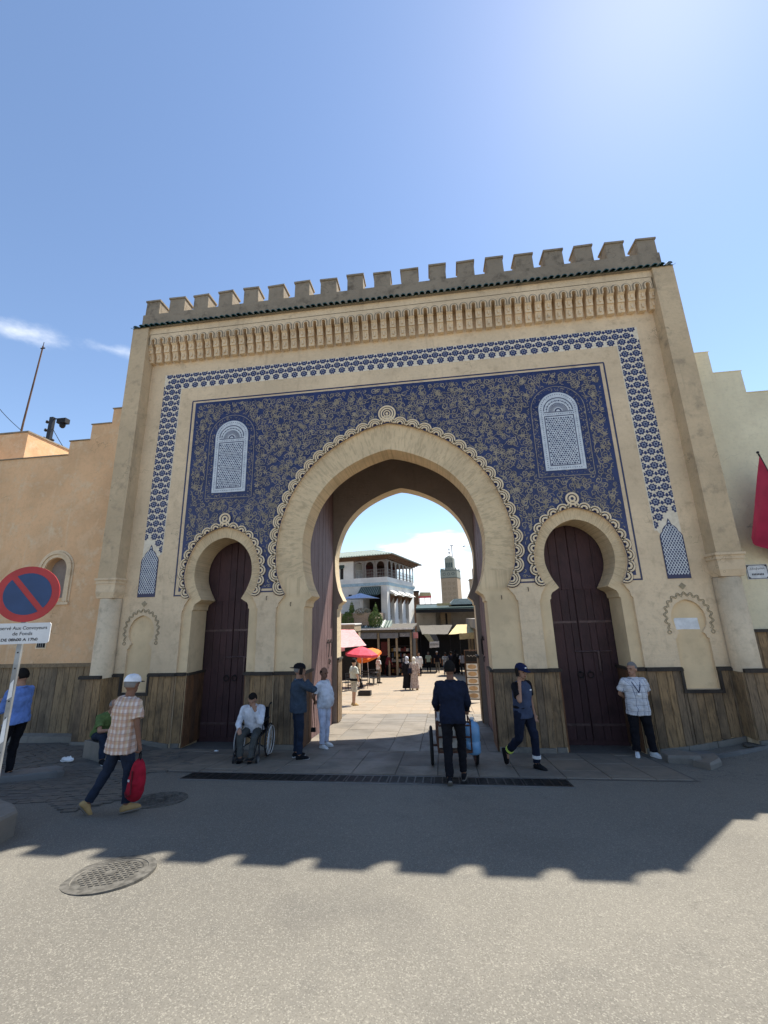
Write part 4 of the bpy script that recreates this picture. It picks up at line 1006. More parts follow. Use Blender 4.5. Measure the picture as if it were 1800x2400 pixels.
sw_ = part('side_window', 'interior_shade', cafe, lambda b: b.box(-4.85, -4.5, .01, .2, 6.6, 7.9)); part('shade', 'green_metal', sw_, lambda b: b.hexa([(-4.95, -.3, 7.6), (-4.4, -.3, 7.6), (-4.4, .019, 7.7), (-4.95, .019, 7.7)], [(-4.95, -.3, 7.65), (-4.4, -.3, 7.65), (-4.4, .019, 8.0), (-4.95, .019, 8.0)]))
# gallery storey
part('gallery_floor', 'white_wall', cafe, lambda b: b.box(-3.419, .05, -.04, 8.75, 6.252, 6.60))
part('gallery_back_wall', 'red_interior', cafe, lambda b: (b.box(-3.4, -3.2, 2.5, 8.6, 6.61, 8.3), b.box(-3.199, -1.2, 6.5, 6.7, 6.61, 8.3)))
part('gallery_ceiling', 'brown_timber', cafe, lambda b: b.box(-3.41, .02, .0, 8.7, 8.22, 8.299))
def arch_bay(par, wdt, h, org, ax, mat='lattice_wood'):
    mb = MB(); r = wdt*.36; zc = h*.68; hw_ = wdt/2
    def T(u, z, d): return (org[0]+(u if ax == 'x' else d), org[1]+(d if ax == 'x' else u), org[2]+z)
    inn = [(r, 0)]+[(r*math.cos(t), zc+r*1.05*math.sin(t)) for t in linspace(0, math.pi, 9)]+[(-r, 0)]
    out = [(hw_, 0), (hw_, zc*.8)]+[(hw_-2*hw_*k/6, h) for k in range(7)]+[(-hw_, zc*.8), (-hw_, 0)]
    for d0, d1 in ((0, .05),):
        for k in range(len(inn)-1):
            f = [T(*inn[k], d0), T(*out[k], d0), T(*out[k+1], d0), T(*inn[k+1], d0)]; g = [T(*inn[k], d1), T(*out[k], d1), T(*out[k+1], d1), T(*inn[k+1], d1)]
            mb.poly(f); mb.poly(g[::-1]); mb.poly([T(*inn[k], d0), T(*inn[k+1], d0), T(*inn[k+1], d1), T(*inn[k], d1)])
    ob = mb.build('gallery_arch', mat, par)
    mb = MB()
    for z in (.12, .42, .72):
        a, b = T(-r, z, .0), T(r, z, .03); mb.box(min(a[0], b[0]), max(a[0], b[0]), min(a[1], b[1]), max(a[1], b[1]), a[2], a[2]+.035)
    for k in range(5):
        u = -r+.06+k*(2*r-.12)/4; a, b = T(u-.012, .0, .005), T(u+.012, .7, .025); mb.box(min(a[0], b[0]), max(a[0], b[0]), min(a[1], b[1]), max(a[1], b[1]), a[2], b[2])
    mb.build('railing', mat, ob)
for k in range(3): arch_bay(cafe, 1.08, 1.62, (-2.83+k*1.12, -.03, 6.605), 'x')
for k in range(7): arch_bay(cafe, 1.2, 1.62, (.03, .68+k*1.22, 6.605), 'y')
part('gallery_post', 'lattice_wood', cafe, lambda b: b.box(-.1, .1, -.1, .1, 6.602, 8.225))
part('eave_timber', 'brown_timber', cafe, lambda b: (b.box(-9.0, .25, -.25, 8.9, 8.301, 8.42), b.box(-9.0, .5, -.5, 9.1, 8.421, 8.55)))
rf = part('roof', 'roof_slate', cafe, lambda b: b.hexa([(-10, -.95, 8.58), (.95, -.95, 8.58), (.95, 9.5, 8.58), (-10, 9.5, 8.58)], [(-7.5, 3.2, 9.75), (-2.6, 3.2, 9.75), (-2.6, 5.2, 9.75), (-7.5, 5.2, 9.75)]))
part('eave_edge', 'brown_timber', rf, lambda b: b.box(-9.9, .9, -.9, 9.4, 8.551, 8.58))
def ribs(b):
    for k in range(40):
        x = .9-k*.27; t0 = max(0., min(1., (.95-x)/3.55)) if x > -2.6 else 1.
        b.tube([(x, -.97, 8.60), (x if x > -7.5 else x, -.95+4.15*t0, 8.60+1.17*t0)], .07, 6)
    for k in range(34):
        y = -.8+k*.3; t0 = max(0., min(1., (y+.95)/4.15)) if y < 3.2 else (1. if y < 5.2 else max(0., (9.5-y)/4.3))
        b.tube([(.97, y, 8.60), (.95-3.55*t0, y, 8.60+1.17*t0)], .07, 6)
rt = part('roof_tile', 'roof_slate', rf, ribs)
stuff(rt)
# terrace with plants
tr = thing('roof_terrace', 'brick walled roof terrace with climbing plants in front of the cafe', 'terrace', (-3.65, 29, 0), R(-12.95))
part('parapet', 'old_brick', tr, lambda b: (b.box(-6.5, -.55, -2.75, -2.5, 2.25, 3.32), b.box(-.549, -.3, -2.75, -.0, 2.25, 3.3)))
part('floor', 'grey_wall', tr, lambda b: b.box(-9, -.3, -2.5, -.16, 2.1, 2.24))
def leafy(name, label, cat, loc, rad, n, size, mat='foliage', group=None, shape='ball', stem=0.):
    t = thing(name, label, cat, loc, 0, group); mb = MB(); r2 = random.Random(int(loc[0]*77+loc[1]*13+n))
    for k in range(n):
        while True:
            p = Vector((r2.uniform(-1, 1), r2.uniform(-1, 1), r2.uniform(-1, 1)))
            if p.length < 1 and (shape != 'cone' or math.hypot(p.x, p.y) < (1-p.z)*.55): break
        if shape == 'ball': p = p.normalized()*(p.length**.4)
        c = Vector((p.x*rad[0], p.y*rad[1], p.z*rad[2]+rad[2]+stem)); a = Vector((r2.uniform(-1, 1), r2.uniform(-1, 1), r2.uniform(-.6, 1))).normalized(); b_ = a.orthogonal().normalized(); s_ = size*r2.uniform(.6, 1.4)
        d_ = a.cross(b_); mb.poly([c+b_*s_, c+d_*s_*.6, c-b_*s_, c-d_*s_*.6])
    stuff(mb.build('leaf', mat, t))
    part('stem', 'brown_timber', t, lambda b: (b.tube([(0, 0, 0), (rad[0]*.1, 0, rad[2]*.9+stem)], [.05, .02], 6), [b.tube([(0, 0, rad[2]*.4+stem), (rad[0]*.6*math.cos(q), rad[1]*.6*math.sin(q), rad[2]*1.2+stem)], [.02, .008], 5) for q in (0, 1.6, 3.1, 4.7)]))
    return t
LT = lambda x, y, z: tuple(Matrix.Rotation(R(-12.95), 3, 'Z') @ Vector((x, y, 0))+Vector((-3.65, 29, z)))
leafy('potted_cypress', 'clipped conical shrub on the terrace beside the pale blue umbrella', 'shrub', LT(-2.45, -2.55, 3.3), (.32, .32, .62), 700, .05, shape='cone')
leafy('potted_cypress', 'small conical shrub on the terrace corner by the white pillar', 'shrub', LT(-.25, -2.4, 3.3), (.28, .28, .48), 500, .05, shape='cone')
leafy('hanging_hedge', 'thick green hedge spilling over the terrace wall below the white pillar', 'hedge', LT(-.15, -2.75, 1.95), (.62, .3, .75), 1500, .06)
leafy('hanging_hedge', 'dark green creeper hanging over the terrace wall under the umbrella', 'hedge', LT(-2.7, -2.85, 1.8), (.55, .3, .85), 1300, .06)
leafy('hanging_hedge', 'dense green creeper on the terrace wall beside the gate jamb', 'hedge', LT(-4.3, -2.85, 1.9), (.85, .3, .9), 1500, .06)
leafy('flower_bush', 'pale flowering bush on top of the terrace wall', 'bush', LT(-1.35, -2.62, 3.1), (.75, .25, .33), 700, .05, 'foliage_pale')
um = thing('terrace_umbrella', 'pale blue square umbrella open on the roof terrace', 'umbrella', LT(-2.0, -1.6, 2.24), R(-12))
part('canopy', 'sky_canvas', um, lambda b: b.hexa([(-1.45, -1.1, 2.36), (1.45, -1.1, 2.36), (1.45, 1.1, 2.36), (-1.45, 1.1, 2.36)], [(-.04, -.04, 2.85), (.04, -.04, 2.85), (.04, .04, 2.85), (-.04, .04, 2.85)]))
part('pole', 'white_metal', um, lambda b: b.tube([(0, 0, 0), (0, 0, 2.8)], .03, 8))
# ground floor shops in front of the cafe
sh = thing('shop_row', 'dark open shop fronts with grey sign boards and a white roof edge under the cafe', 'shop', (-3.9, 26, 0), R(-4))
part('roof', 'grey_canvas', sh, lambda b: b.hexa([(-3.4, -.35, 1.88), (2.75, -.35, 1.86), (2.75, 2.6, 2.2), (-3.4, 2.6, 2.2)], [(-3.4, -.35, 2.03), (2.75, -.35, 1.99), (2.75, 2.6, 2.32), (-3.4, 2.6, 2.32)]))
part('roof_slope', 'roof_slate', sh, lambda b: b.hexa([(-2.2, .1, 2.06), (.7, .1, 2.06), (.7, 1.6, 2.2), (-2.2, 1.6, 2.2)], [(-2.2, .15, 2.1), (.7, .15, 2.1), (.7, 1.6, 2.62), (-2.2, 1.6, 2.62)]))
for k in range(12): part('roof_slat', 'white_canvas' if k % 3 == 0 else 'green_metal', sh, lambda b: b.tube([(-2.1+k*.24, .12, 2.12), (-2.1+k*.24, 1.6, 2.66)], .05, 6))
for (a, b_, z0, z1) in ((-3.3, -.35, 1.18, 1.64), (-.1, 1.48, 1.2, 1.62), (1.6, 2.45, 1.3, 1.62)): part('sign_board', 'sign_grey', sh, lambda b: b.box(a, b_, -.12, -.05, z0, z1))
part('sign_mark', 'goods_white', sh, lambda b: [b.ribbon([(1.75+.05*k, 1.42+.05*math.sin(k*1.3)) for k in range(8)], .05, -.125)])
part('roof_edge', 'white_canvas', sh, lambda b: b.hexa([(-3.42, -.37, 1.92), (2.77, -.37, 1.89), (2.77, -.352, 1.89), (-3.42, -.352, 1.92)], [(-3.42, -.37, 2.04), (2.77, -.37, 2.0), (2.77, -.352, 2.0), (-3.42, -.352, 2.04)]))
part('fascia', 'grey_canvas', sh, lambda b: b.box(-3.35, 2.6, -.04, .06, 1.64, 1.87))
part('interior', 'interior_shade', sh, lambda b: (b.box(-3.35, 2.6, 1.9, 2.0, -2.4, 1.86), b.box(-3.4, -3.3, 0, 1.9, -2.4, 1.86), b.box(2.6, 2.65, 0, 1.9, -2.4, 1.86)))
for x in (-2.1, -.25, .62, 1.3, 2.5): part('post', 'bone_stone', sh, lambda b: b.box(x-.08, x+.08, .0, .16, -2.2, 1.63))
part('door_poster', 'red_interior', sh, lambda b: (b.box(-.1, .5, .3, .33, -.2, .9)))
r3 = random.Random(5)
shelf = part('goods_shelf', 'black_metal', sh, lambda b: [b.box(.72, 2.45, .5, .9, -1.6+k*.42, -1.57+k*.42) for k in range(6)])
gk = 0
for lv in range(5):
    x = .76
    while x < 2.4:
        wq = r3.uniform(.1, .2); hq = r3.uniform(.15, .34)
        part('goods_box', r3.choice(['goods_yellow', 'goods_red', 'goods_blue', 'goods_white', 'goods_yellow']), sh, lambda b: b.box(x, x+wq, .52, .8, -1.568+lv*.42, -1.568+lv*.42+hq)); x += wq+.03
sb = thing('sand_building', 'low sand coloured stall building behind the pink awning', 'building', (-8, 22, 0))
part('wall', 'bone_stone', sb, lambda b: (b.box(-6, 2.95, -1.6, 1.0, 1.95, 2.42), b.box(-6, 2.9, .2, 1.0, -2.5, 1.949)))
part('coping', 'white_wall', sb, lambda b: b.box(-6, 3.0, -1.65, 1.02, 2.421, 2.5))
part('interior', 'interior_shade', sb, lambda b: b.box(-6, 2.8, .05, .19, -2.4, 1.9))  # near-black sheet paints the shadow under the awning
aw = thing('pink_awning', 'large sun faded pink canvas awning over the cafe tables', 'awning', (-5, 17.5, 0))
def sheet(b, P, nx, ny, sag, th=.02):
    P = [Vector(p) for p in P]; q = []
    for j in range(ny+1):
        row = []
        for i in range(nx+1):
            s_, t_ = i/nx, j/ny; p = P[0].lerp(P[1], s_).lerp(P[3].lerp(P[2], s_), t_); p.z -= sag*math.sin(math.pi*s_)*math.sin(math.pi*t_)+.012*math.sin(i*2.1+j*1.7); row.append(b.vert(p))
        q.append(row)
    for j in range(ny):
        for i in range(nx): b.face((q[j][i], q[j][i+1], q[j+1][i+1], q[j+1][i]))
part('canvas', 'pink_canvas', aw, lambda b: sheet(b, [(-1.6, -2.6, 1.12), (1.5, -1.2, 1.26), (.1, 1.9, 2.12), (-3.2, 1.9, 2.15)], 10, 8, .06), True)
part('valance', 'pink_canvas', aw, lambda b: sheet(b, [(-1.6, -2.62, .92), (.3, -1.78, .98), (.3, -1.76, 1.2), (-1.6, -2.6, 1.12)], 8, 2, .0), True)
part('frame_bar', 'white_metal', aw, lambda b: (b.tube([(-1.6, -2.6, 1.1), (1.5, -1.2, 1.24)], .02, 6), b.tube([(1.5, -1.2, 1.24), (.1, 1.9, 2.1)], .02, 6)))
def parasol(loc, label, mat, R_, zr, za, tilt=(0, 0)):
    t = thing('parasol', label, 'parasol', loc); n = 8; hz = zr-loc[2]; ha = za-loc[2]
    T = Euler((tilt[0], tilt[1], 0)).to_matrix(); c = Vector((0, 0, hz))
    P = lambda r, a, z: c+T @ Vector((r*math.cos(a), r*math.sin(a), z))
    mb = MB(); ap = mb.vert(P(0, 0, ha-hz)); mid = [mb.vert(P(R_*.55, 2*math.pi*k/n, (ha-hz)*.62)) for k in range(n)]; rim = [mb.vert(P(R_, 2*math.pi*k/n, 0)) for k in range(n)]; low = [mb.vert(P(R_*.99, 2*math.pi*k/n, -.14)) for k in range(n)]
    for k in range(n): j = (k+1) % n; mb.face((ap, mid[k], mid[j])); mb.face((mid[k], rim[k], rim[j], mid[j])); mb.face((rim[k], low[k], low[j], rim[j]))
    mb.build('canopy', mat, t)
    part('pole', 'white_metal', t, lambda b: b.tube([(0, 0, .05), P(0, 0, ha-hz-.02)], .022, 8)); part('base', 'black_metal', t, lambda b: b.lathe([(.22, 0), (.22, .05), (.05, .09), (.03, .25)], n=14))
    for k in range(n): part('rib', 'white_metal', t, lambda b: b.tube([P(.02, 0, .1*(ha-hz)), P(R_*.97, 2*math.pi*k/n, -.01)], .008, 4))
parasol((-3.75, 16.15, gz(-3.75, 16.15)), 'red parasol with white pole over the cafe chairs', 'red_canvas', 1.0, .78, 1.2, (0, .08))
parasol((-3.62, 18.0, gz(-3.6, 18)), 'orange parasol tilted behind the red one', 'orange_canvas', .85, .52, .98, (.25, -.3))
def cafe_chair(loc, rz, mat, label, group):
    t = thing('cafe_chair', label, 'chair', loc, rz, group)
    part('seat', mat, t, lambda b: b.box(-.2, .2, -.2, .2, .43, .46)); part('backrest', mat, t, lambda b: [b.box(-.2, .2, -.22, -.19, z, z+.07) for z in (.6, .74, .86)])
    for x in (-.18, .18):
        for y, h in ((-.2, .9), (.18, .43)): part('leg', mat, t, lambda b: b.tube([(x, y*1.1, 0), (x, y, h)], .014, 6))
for i, (x, y, r_) in enumerate(((-4.1, 13.6, 40), (-3.4, 15.0, 190), (-4.25, 15.4, 100), (-3.15, 16.9, 220), (-4.4, 17.3, 60), (-4.5, 12.4, 150))):
    cafe_chair((x, y, gz(x, y)+.005), R(r_), 'black_metal', 'black metal cafe chair under the pink awning and parasols', 'black chairs at the cafe')
for i in range(6): cafe_chair((-3.6+i*.52, 27.3-.05*i+r3.uniform(-.1, .1), gz(0, 27.3)+.005), R(180+r3.uniform(-20, 20)), 'red_metal', 'dark red chair in the row before the shop fronts', 'red chairs in a row')
for (x, y, lb) in ((-3.75, 14.3, 'round black cafe table between chairs near the red parasol'), (-3.3, 17.7, 'round black cafe table near the orange parasol pole')):
    t = thing('cafe_table', lb, 'table', (x, y, gz(x, y)+.005)); part('table_top', 'black_metal', t, lambda b: b.lathe([(.33, .70), (.34, .715), (.33, .73)], n=18)); part('leg', 'black_metal', t, lambda b: b.tube([(0, 0, .03), (0, 0, .71)], .03, 8)); part('base', 'black_metal', t, lambda b: b.lathe([(.22, 0), (.22, .02), (.04, .04)], n=14))
t = thing('black_crate', 'low black planter box on the paving by the cafe chairs', 'box', (-2.7, 11.2, gz(-2.7, 11.2)+.02)); part('side', 'black_metal', t, lambda b: (b.box(-.3, .3, -.2, -.17, 0, .2), b.box(-.3, .3, .17, .2, 0, .2), b.box(-.3, -.27, -.169, .169, 0, .2), b.box(.27, .3, -.169, .169, 0, .2))); part('bottom', 'mortar', t, lambda b: b.box(-.269, .269, -.169, .169, .01, .14))
# right hand side of the market
rs = thing('covered_market', 'dark timber canopy over the entrance of the covered market lane', 'market', (2, 37, 0))
part('canopy', 'black', rs, lambda b: b.hexa([(-3.5, -.5, 3.3), (9, -.5, 3.2), (9, 3, 3.4), (-3.5, 3, 3.4)], [(-3.5, -.5, 3.62), (9, -.5, 3.55), (9, 3, 4.25), (-3.5, 3, 4.1)]))
part('canopy_edge', 'green_metal', rs, lambda b: (b.box(-3.5, 9, -.62, -.51, 3.6, 3.78), b.hexa([(-3.5, -.4, 3.64), (9, -.4, 3.6), (9, 3, 4.27), (-3.5, 3, 4.14)], [(-3.5, -.4, 3.70), (9, -.4, 3.66), (9, 3, 4.33), (-3.5, 3, 4.2)])))
part('back_wall', 'grey_wall', rs, lambda b: (b.box(-3.6, 10, 3.2, 3.5, 1.3, 4.3), b.box(-3.6, -1.4, 2.0, 3.19, 1.1, 3.3)))
part('striped_brick', 'old_brick', rs, lambda b: (b.box(-.85, .35, 2.9, 3.18, 1.2, 3.3)))
for k in range(8): part('stone_course', 'bone_stone', rs, lambda b: b.box(-.86, .36, 2.86, 2.9, 1.3+k*.25, 1.4+k*.25))
part('slit_window', 'black', rs, lambda b: b.box(-.3, -.08, 2.84, 2.858, 1.4, 3.2)); part('dark_opening', 'interior_shade', rs, lambda b: (b.box(-3.6, 10, 3.6, 3.7, -4, 1.5), b.box(-3.6, -3.5, 2.0, 3.6, -4, 1.1), b.box(-3.6, 10, 1.2, 3.59, 1.12, 1.29)))  # the opening is near-black boxes, the lane's shade put into their colour
part('window', 'black', rs, lambda b: b.box(-3.0, -2.4, 1.94, 1.995, 1.3, 1.9))
part('skylight', 'roof_slate', rs, lambda b: b.hexa([(.2, .6, 4.1), (3.4, .6, 4.1), (3.4, 2.8, 4.3), (.2, 2.8, 4.3)], [(.75, .9, 4.72), (2.3, .9, 4.72), (2.3, 2.3, 4.72), (.75, 2.3, 4.72)]))
part('cream_board', 'yellow_canvas', rs, lambda b: b.box(-1.2, .4, 1.0, 1.1, 4.0, 4.3))
ra = thing('lane_awning', 'worn grey and yellow canvas awning with dark lettering over the lane', 'awning', (.4, 30, 0))
part('canvas', 'grey_canvas', ra, lambda b: sheet(b, [(-1.0, -.2, 1.30), (1.3, -.2, 1.28), (1.9, 4.5, 2.0), (-1.5, 4.5, 2.0)], 8, 6, .1), True)
part('flap', 'yellow_canvas', ra, lambda b: sheet(b, [(-.38, -.45, .64), (.05, -.45, .66), (-.35, -.2, 1.30), (-.95, -.2, 1.36)], 3, 4, 0), True)
part('flap', 'grey_canvas', ra, lambda b: sheet(b, [(.055, -.45, .66), (.48, -.45, .7), (.25, -.2, 1.28), (-.345, -.2, 1.29)], 3, 4, 0), True)
part('fringe', 'white_canvas', ra, lambda b: sheet(b, [(-.40, -.45, .13), (.46, -.45, .17), (.48, -.46, .70), (-.38, -.46, .645)], 6, 2, 0), True)
part('lettering', 'black', ra, lambda b: [b.ribbon([(-.33+k*.13, .3), (-.31+k*.13, .5), (-.25+k*.13, .36), (-.24+k*.13, .54)], .035, -.475) for k in range(6)])
for s_, x in ((-1, -1.2), (1, 1.5)): part('pole', 'black_metal', ra, lambda b: b.tube([(x, -.1, -2.3), (x, -.1, 1.3)], .03, 6))
pk = thing('pink_sign', 'small faded pink shop sign under the white roof edge', 'sign', (-1.15, 26.4, 0)); part('board', 'pink_canvas', pk, lambda b: b.box(-.32, .32, -.05, .0, 1.14, 1.6)); part('bracket', 'black_metal', pk, lambda b: b.tube([(0, 0, 1.58), (0, .3, 1.75)], .02, 6))
ya = thing('yellow_awning', 'cream yellow canvas awning of the market stall behind the menu board', 'awning', (3.1, 26, 0))
part('canvas', 'yellow_canvas', ya, lambda b: sheet(b, [(-1.4, -.6, 1.42), (2.4, -.6, 1.62), (2.6, 2.6, 2.2), (-.6, 2.6, 2.1)], 8, 6, .08), True)
part('valance', 'yellow_canvas', ya, lambda b: sheet(b, [(-.55, -.62, 1.02), (2.4, -.62, 1.12), (2.4, -.6, 1.6), (-.55, -.6, 1.48)], 8, 3, .05), True)
part('pole', 'black_metal', ya, lambda b: b.tube([(-.5, -.55, -2), (-.5, -.55, 1.48)], .025, 6))
rb = thing('stall_building', 'shaded grey stall building carrying the cream yellow awning', 'building', (5, 20, 0))
part('wall', 'grey_wall', rb, lambda b: (b.box(-1.4, 5, -8, 13, 1.9, 2.6), b.box(.5, 5, -8, 13, -2.6, 1.899)))
part('interior', 'interior_shade', rb, lambda b: (b.box(.3, .49, -7.9, 12.9, -2.6, 1.88)))
for k in range(6): part('post', 'bone_stone', rb, lambda b: b.box(-1.35, -1.15, -7.9+k*4.1, -7.7+k*4.1, -2.6, 1.898))
# red and yellow terrace structure, minaret, ruin
ry = thing('roof_kiosk', 'small red and yellow roof shelter above the market roofs', 'kiosk', (-.7, 45, 4.1))
part('roof', 'yellow_canvas', ry, lambda b: b.hexa([(-.75, -.6, 1.35), (.85, -.6, 1.3), (.85, .6, 1.3), (-.75, .6, 1.35)], [(-.55, -.4, 1.85), (.75, -.4, 1.8), (.75, .4, 1.8), (-.55, .4, 1.85)])); part('fascia', 'red_canvas', ry, lambda b: b.box(-.78, .82, -.62, -.6, 1.1, 1.32)); part('floor', 'white_wall', ry, lambda b: b.box(-1, 1, -.7, .7, -.9, .05))
for x in (-.7, .0, .75): part('post', 'red_metal', ry, lambda b: b.box(x-.04, x+.04, -.5, -.42, .05, 1.3))
bt = thing('dark_tower', 'narrow dark brown tower block beside the cafe roof', 'building', (-1.75, 44, 0)); part('wall', 'brown_timber', bt, lambda b: b.box(-.35, .3, -.3, .6, -3, 5.9)); part('cap', 'black', bt, lambda b: b.box(-.42, .37, -.37, .67, 5.9, 6.1))
mi = thing('minaret', 'square stone minaret with green tiled band and small lantern tower', 'minaret', (4.35, 97, -3.9), R(-15.3))
part('shaft', 'minaret_stone', mi, lambda b: b.box(-2.05, 2.05, -2.05, 2.05, 0, 16.1)); part('tile_band', 'minaret_tile', mi, lambda b: b.box(-2.08, 2.08, -2.08, 2.08, 16.101, 18.0))
part('moulding', 'green_metal', mi, lambda b: (b.box(-2.12, 2.12, -2.12, 2.12, 15.98, 16.099), b.box(-2.12, 2.12, -2.12, 2.12, 17.76, 17.88)))
for k in range(3): part('star_panel', 'green_metal', mi, lambda b: b.ring((-1.1+k*1.1, 16.95), .28, .38, -2.1, -2.07, 8))
for s_ in range(8):
    for q in range(2): part('merlon', 'minaret_tile', mi, lambda b: b.box(-2.0+s_*.52, -1.7+s_*.52, -2.05 if q == 0 else 1.8, -1.8 if q == 0 else 2.05, 18.0, 18.4))
    part('merlon', 'minaret_tile', mi, lambda b: b.box(-2.05, -1.8, -1.75+s_*.46, -1.5+s_*.46, 18.0, 18.4))
for k in range(4):
    for j in range(3): part('blind_panel', 'bone_stone', mi, lambda b: b.ring((-1.2+j*1.2, 14.6-k*1.25), .3, .42, -2.1, -2.04, 4, .785, .785+2*math.pi))
la = part('lantern', 'minaret_tile', mi, lambda b: (b.box(-1.05, 1.05, -1.05, 1.05, 18.0, 21.0), b.hexa([(-1.05, -1.05, 21), (1.05, -1.05, 21), (1.05, 1.05, 21), (-1.05, 1.05, 21)], [(-.7, -.7, 21.45), (.7, -.7, 21.45), (.7, .7, 21.45), (-.7, .7, 21.45)]), b.sphere((0, 0, 21.4), (.65, .65, .4), 12, 8)))
part('arcade', 'green_metal', la, lambda b: [b.box(-.8+k*.45, -.55+k*.45, -1.08, -1.05, 18.7, 19.9) for k in range(4)]); part('finial', 'black_metal', mi, lambda b: (b.tube([(0, 0, 21.7), (0, 0, 23.9)], .05, 6), b.sphere((0, 0, 22.5), .22, 10, 8), b.sphere((0, 0, 23.3), .17, 10, 8)))
part('flag_gallows', 'black_metal', mi, lambda b: (b.tube([(.75, 0, 21), (.75, 0, 24.3)], .09, 6), b.box(.35, 1.15, -.06, .06, 24.25, 24.4)))
ru = thing('ruined_tower', 'broken brown masonry tower half hidden behind the gate jamb', 'ruin', (7.1, 60, -4)); part('wall', 'minaret_stone', ru, lambda b: (b.box(-.9, 2, -1, 1, 0, 12.4), b.box(-.3, 2, -.9, .9, 12.4, 14.3))); part('parapet', 'bone_stone', ru, lambda b: b.box(-1.0, -.4, -1.05, 1.05, 12.4, 12.6))
# menu board, lantern
mbd = thing('menu_board', 'tall black menu board with food pictures by the gate jamb', 'sign', (2.27, 8.4, gz(2.27, 8.4)), R(-6))
part('panel', 'black', mbd, lambda b: b.box(-.25, .25, 0., .03, .12, 1.98)); part('frame', 'brown_timber', mbd, lambda b: (b.box(-.28, -.25, -.01, .04, 0, 2.0), b.box(.25, .28, -.01, .04, 0, 2.0), b.box(-.28, .28, -.01, .04, 2.0, 2.03), b.box(-.28, .28, -.01, .04, 1.55, 1.57)))
part('lettering', 'goods_white', mbd, lambda b: b.ribbon([(-.17+.045*k, 1.8+.035*math.sin(k*2.2)) for k in range(9)], .02, -.004, False))
for k in range(5):
    pp = part('food_picture', 'plate_print', mbd, lambda b: b.box(-.22, .22, -.006, -.001, .16+k*.275, .40+k*.275)); part('dish', 'food_print', pp, lambda b: b.prism([(.18*math.cos(t), .28+k*.275+.09*math.sin(t)) for t in linspace(0, 6.0, 12)], -.009, -.0062))
t = thing('hanging_lantern', 'orange brass lamp hanging beside the menu board and gate jamb', 'lamp', (2.40, 6.4, .72)); part('body', 'brass', t, lambda b: b.lathe([(.02, 0), (.07, .06), (.08, .14), (.05, .22), (.02, .26)], n=12)); part('hook', 'black_metal', t, lambda b: b.tube([(0, 0, .25), (0, 0, .6), (.2, -.1, .62)], .01, 6)); part('bracket', 'black_metal', t, lambda b: b.tube([(.0, 0, .6), (.9, .1, .62)], .015, 6))
# ------------------------------------------------------------------ people
CL = bpy.data.textures.new('folds', 'CLOUDS'); CL.noise_scale = .10; CL.noise_depth = 2
def cloth(name, c, rough=.9, var=.18, scale=7.): return plain(name, c, rough, 0, var, scale, .15, .25)
cloth('skin_tan', (.36, .205, .135), .6, .06); cloth('skin_dark', (.20, .105, .068), .6, .06); cloth('skin_light', (.46, .29, .205), .6, .06)
for n_, c_ in (('hair_black', (.012, .010, .009)), ('hair_grey', (.20, .19, .18)), ('denim_blue', (.042, .060, .085)), ('jean_dark', (.020, .029, .050)), ('white_shirt', (.66, .68, .72)), ('white_trouser', (.56, .60, .72)),
               ('sky_shirt', (.13, .22, .50)), ('black_cloth', (.010, .010, .013)), ('navy_cloth', (.012, .016, .032)), ('green_shirt', (.12, .175, .06)), ('grey_trouser', (.075, .078, .072)), ('blue_vest', (.052, .068, .115)),
               ('cap_navy', (.012, .018, .06)), ('cap_white', (.74, .75, .76)), ('tan_leather', (.40, .27, .12)), ('shoe_white', (.72, .72, .70)), ('shoe_black', (.012, .012, .014)), ('sole_white', (.6, .6, .58)), ('mint_shirt', (.36, .46, .40)),
               ('sage_shirt', (.46, .48, .42)), ('stone_short', (.42, .40, .34)), ('scarf_grey', (.46, .48, .52)), ('scarf_cream', (.70, .66, .58)), ('robe_white', (.68, .67, .64)), ('maroon_cloth', (.12, .02, .025)), ('orange_bag', (.62, .20, .04)), ('red_bag', (.30, .012, .028)),
               ('khaki_trouser', (.15, .14, .12)), ('hi_vis', (.72, .85, .15)), ('reflective', (.7, .7, .68)), ('lip', (.20, .07, .06)), ('eye_dark', (.02, .015, .012)), ('denim_light', (.10, .15, .22))): cloth(n_, c_)
def plaid(name, base, stripes, sc=1.):
    m = NT(name); v = m.coord('Object'); s = m.n('ShaderNodeSeparateXYZ'); m.l(v, s.inputs[0]); col = None
    hx = m.math('ADD', s.outputs['X'], m.math('MULTIPLY', s.outputs['Y'], 1.0))
    c = None
    for axis, per, off, wd, cc, st in stripes:
        src = hx if axis == 'x' else s.outputs['Z']
        f = m.math('FRACT', m.math('ADD', m.math('DIVIDE', src, per*sc), off)); k = m.math('MULTIPLY', m.math('LESS_THAN', f, wd), st)
        c = m.mix(k, c if c is not None else base, cc)
    n = m.noise(v, 12, 4); c = m.mix(m.math('MULTIPLY', m.rng(n, .4, .7), .18), c, (.2, .18, .16)); m.col(c); m.rough(.9); m.b.inputs['Specular IOR Level'].default_value = .12
plaid('plaid_orange', (.70, .60, .53), (('x', .085, .0, .42, (.44, .24, .15), .62), ('x', .085, .55, .10, (.25, .16, .14), .5), ('z', .085, .0, .42, (.46, .27, .17), .55), ('z', .085, .58, .10, (.27, .17, .15), .5), ('x', .17, .3, .2, (.60, .44, .22), .35)))
plaid('plaid_white', (.64, .645, .66), (('x', .12, .0, .10, (.13, .15, .20), .75), ('x', .12, .2, .06, (.2, .22, .27), .6), ('z', .12, .0, .09, (.15, .17, .22), .7), ('z', .12, .22, .05, (.22, .24, .28), .55), ('x', .12, .5, .2, (.48, .5, .53), .5)))
plaid('plaid_grey', (.45, .47, .46), (('x', .12, .0, .4, (.06, .07, .08), .7), ('z', .12, .0, .4, (.06, .07, .08), .7)))
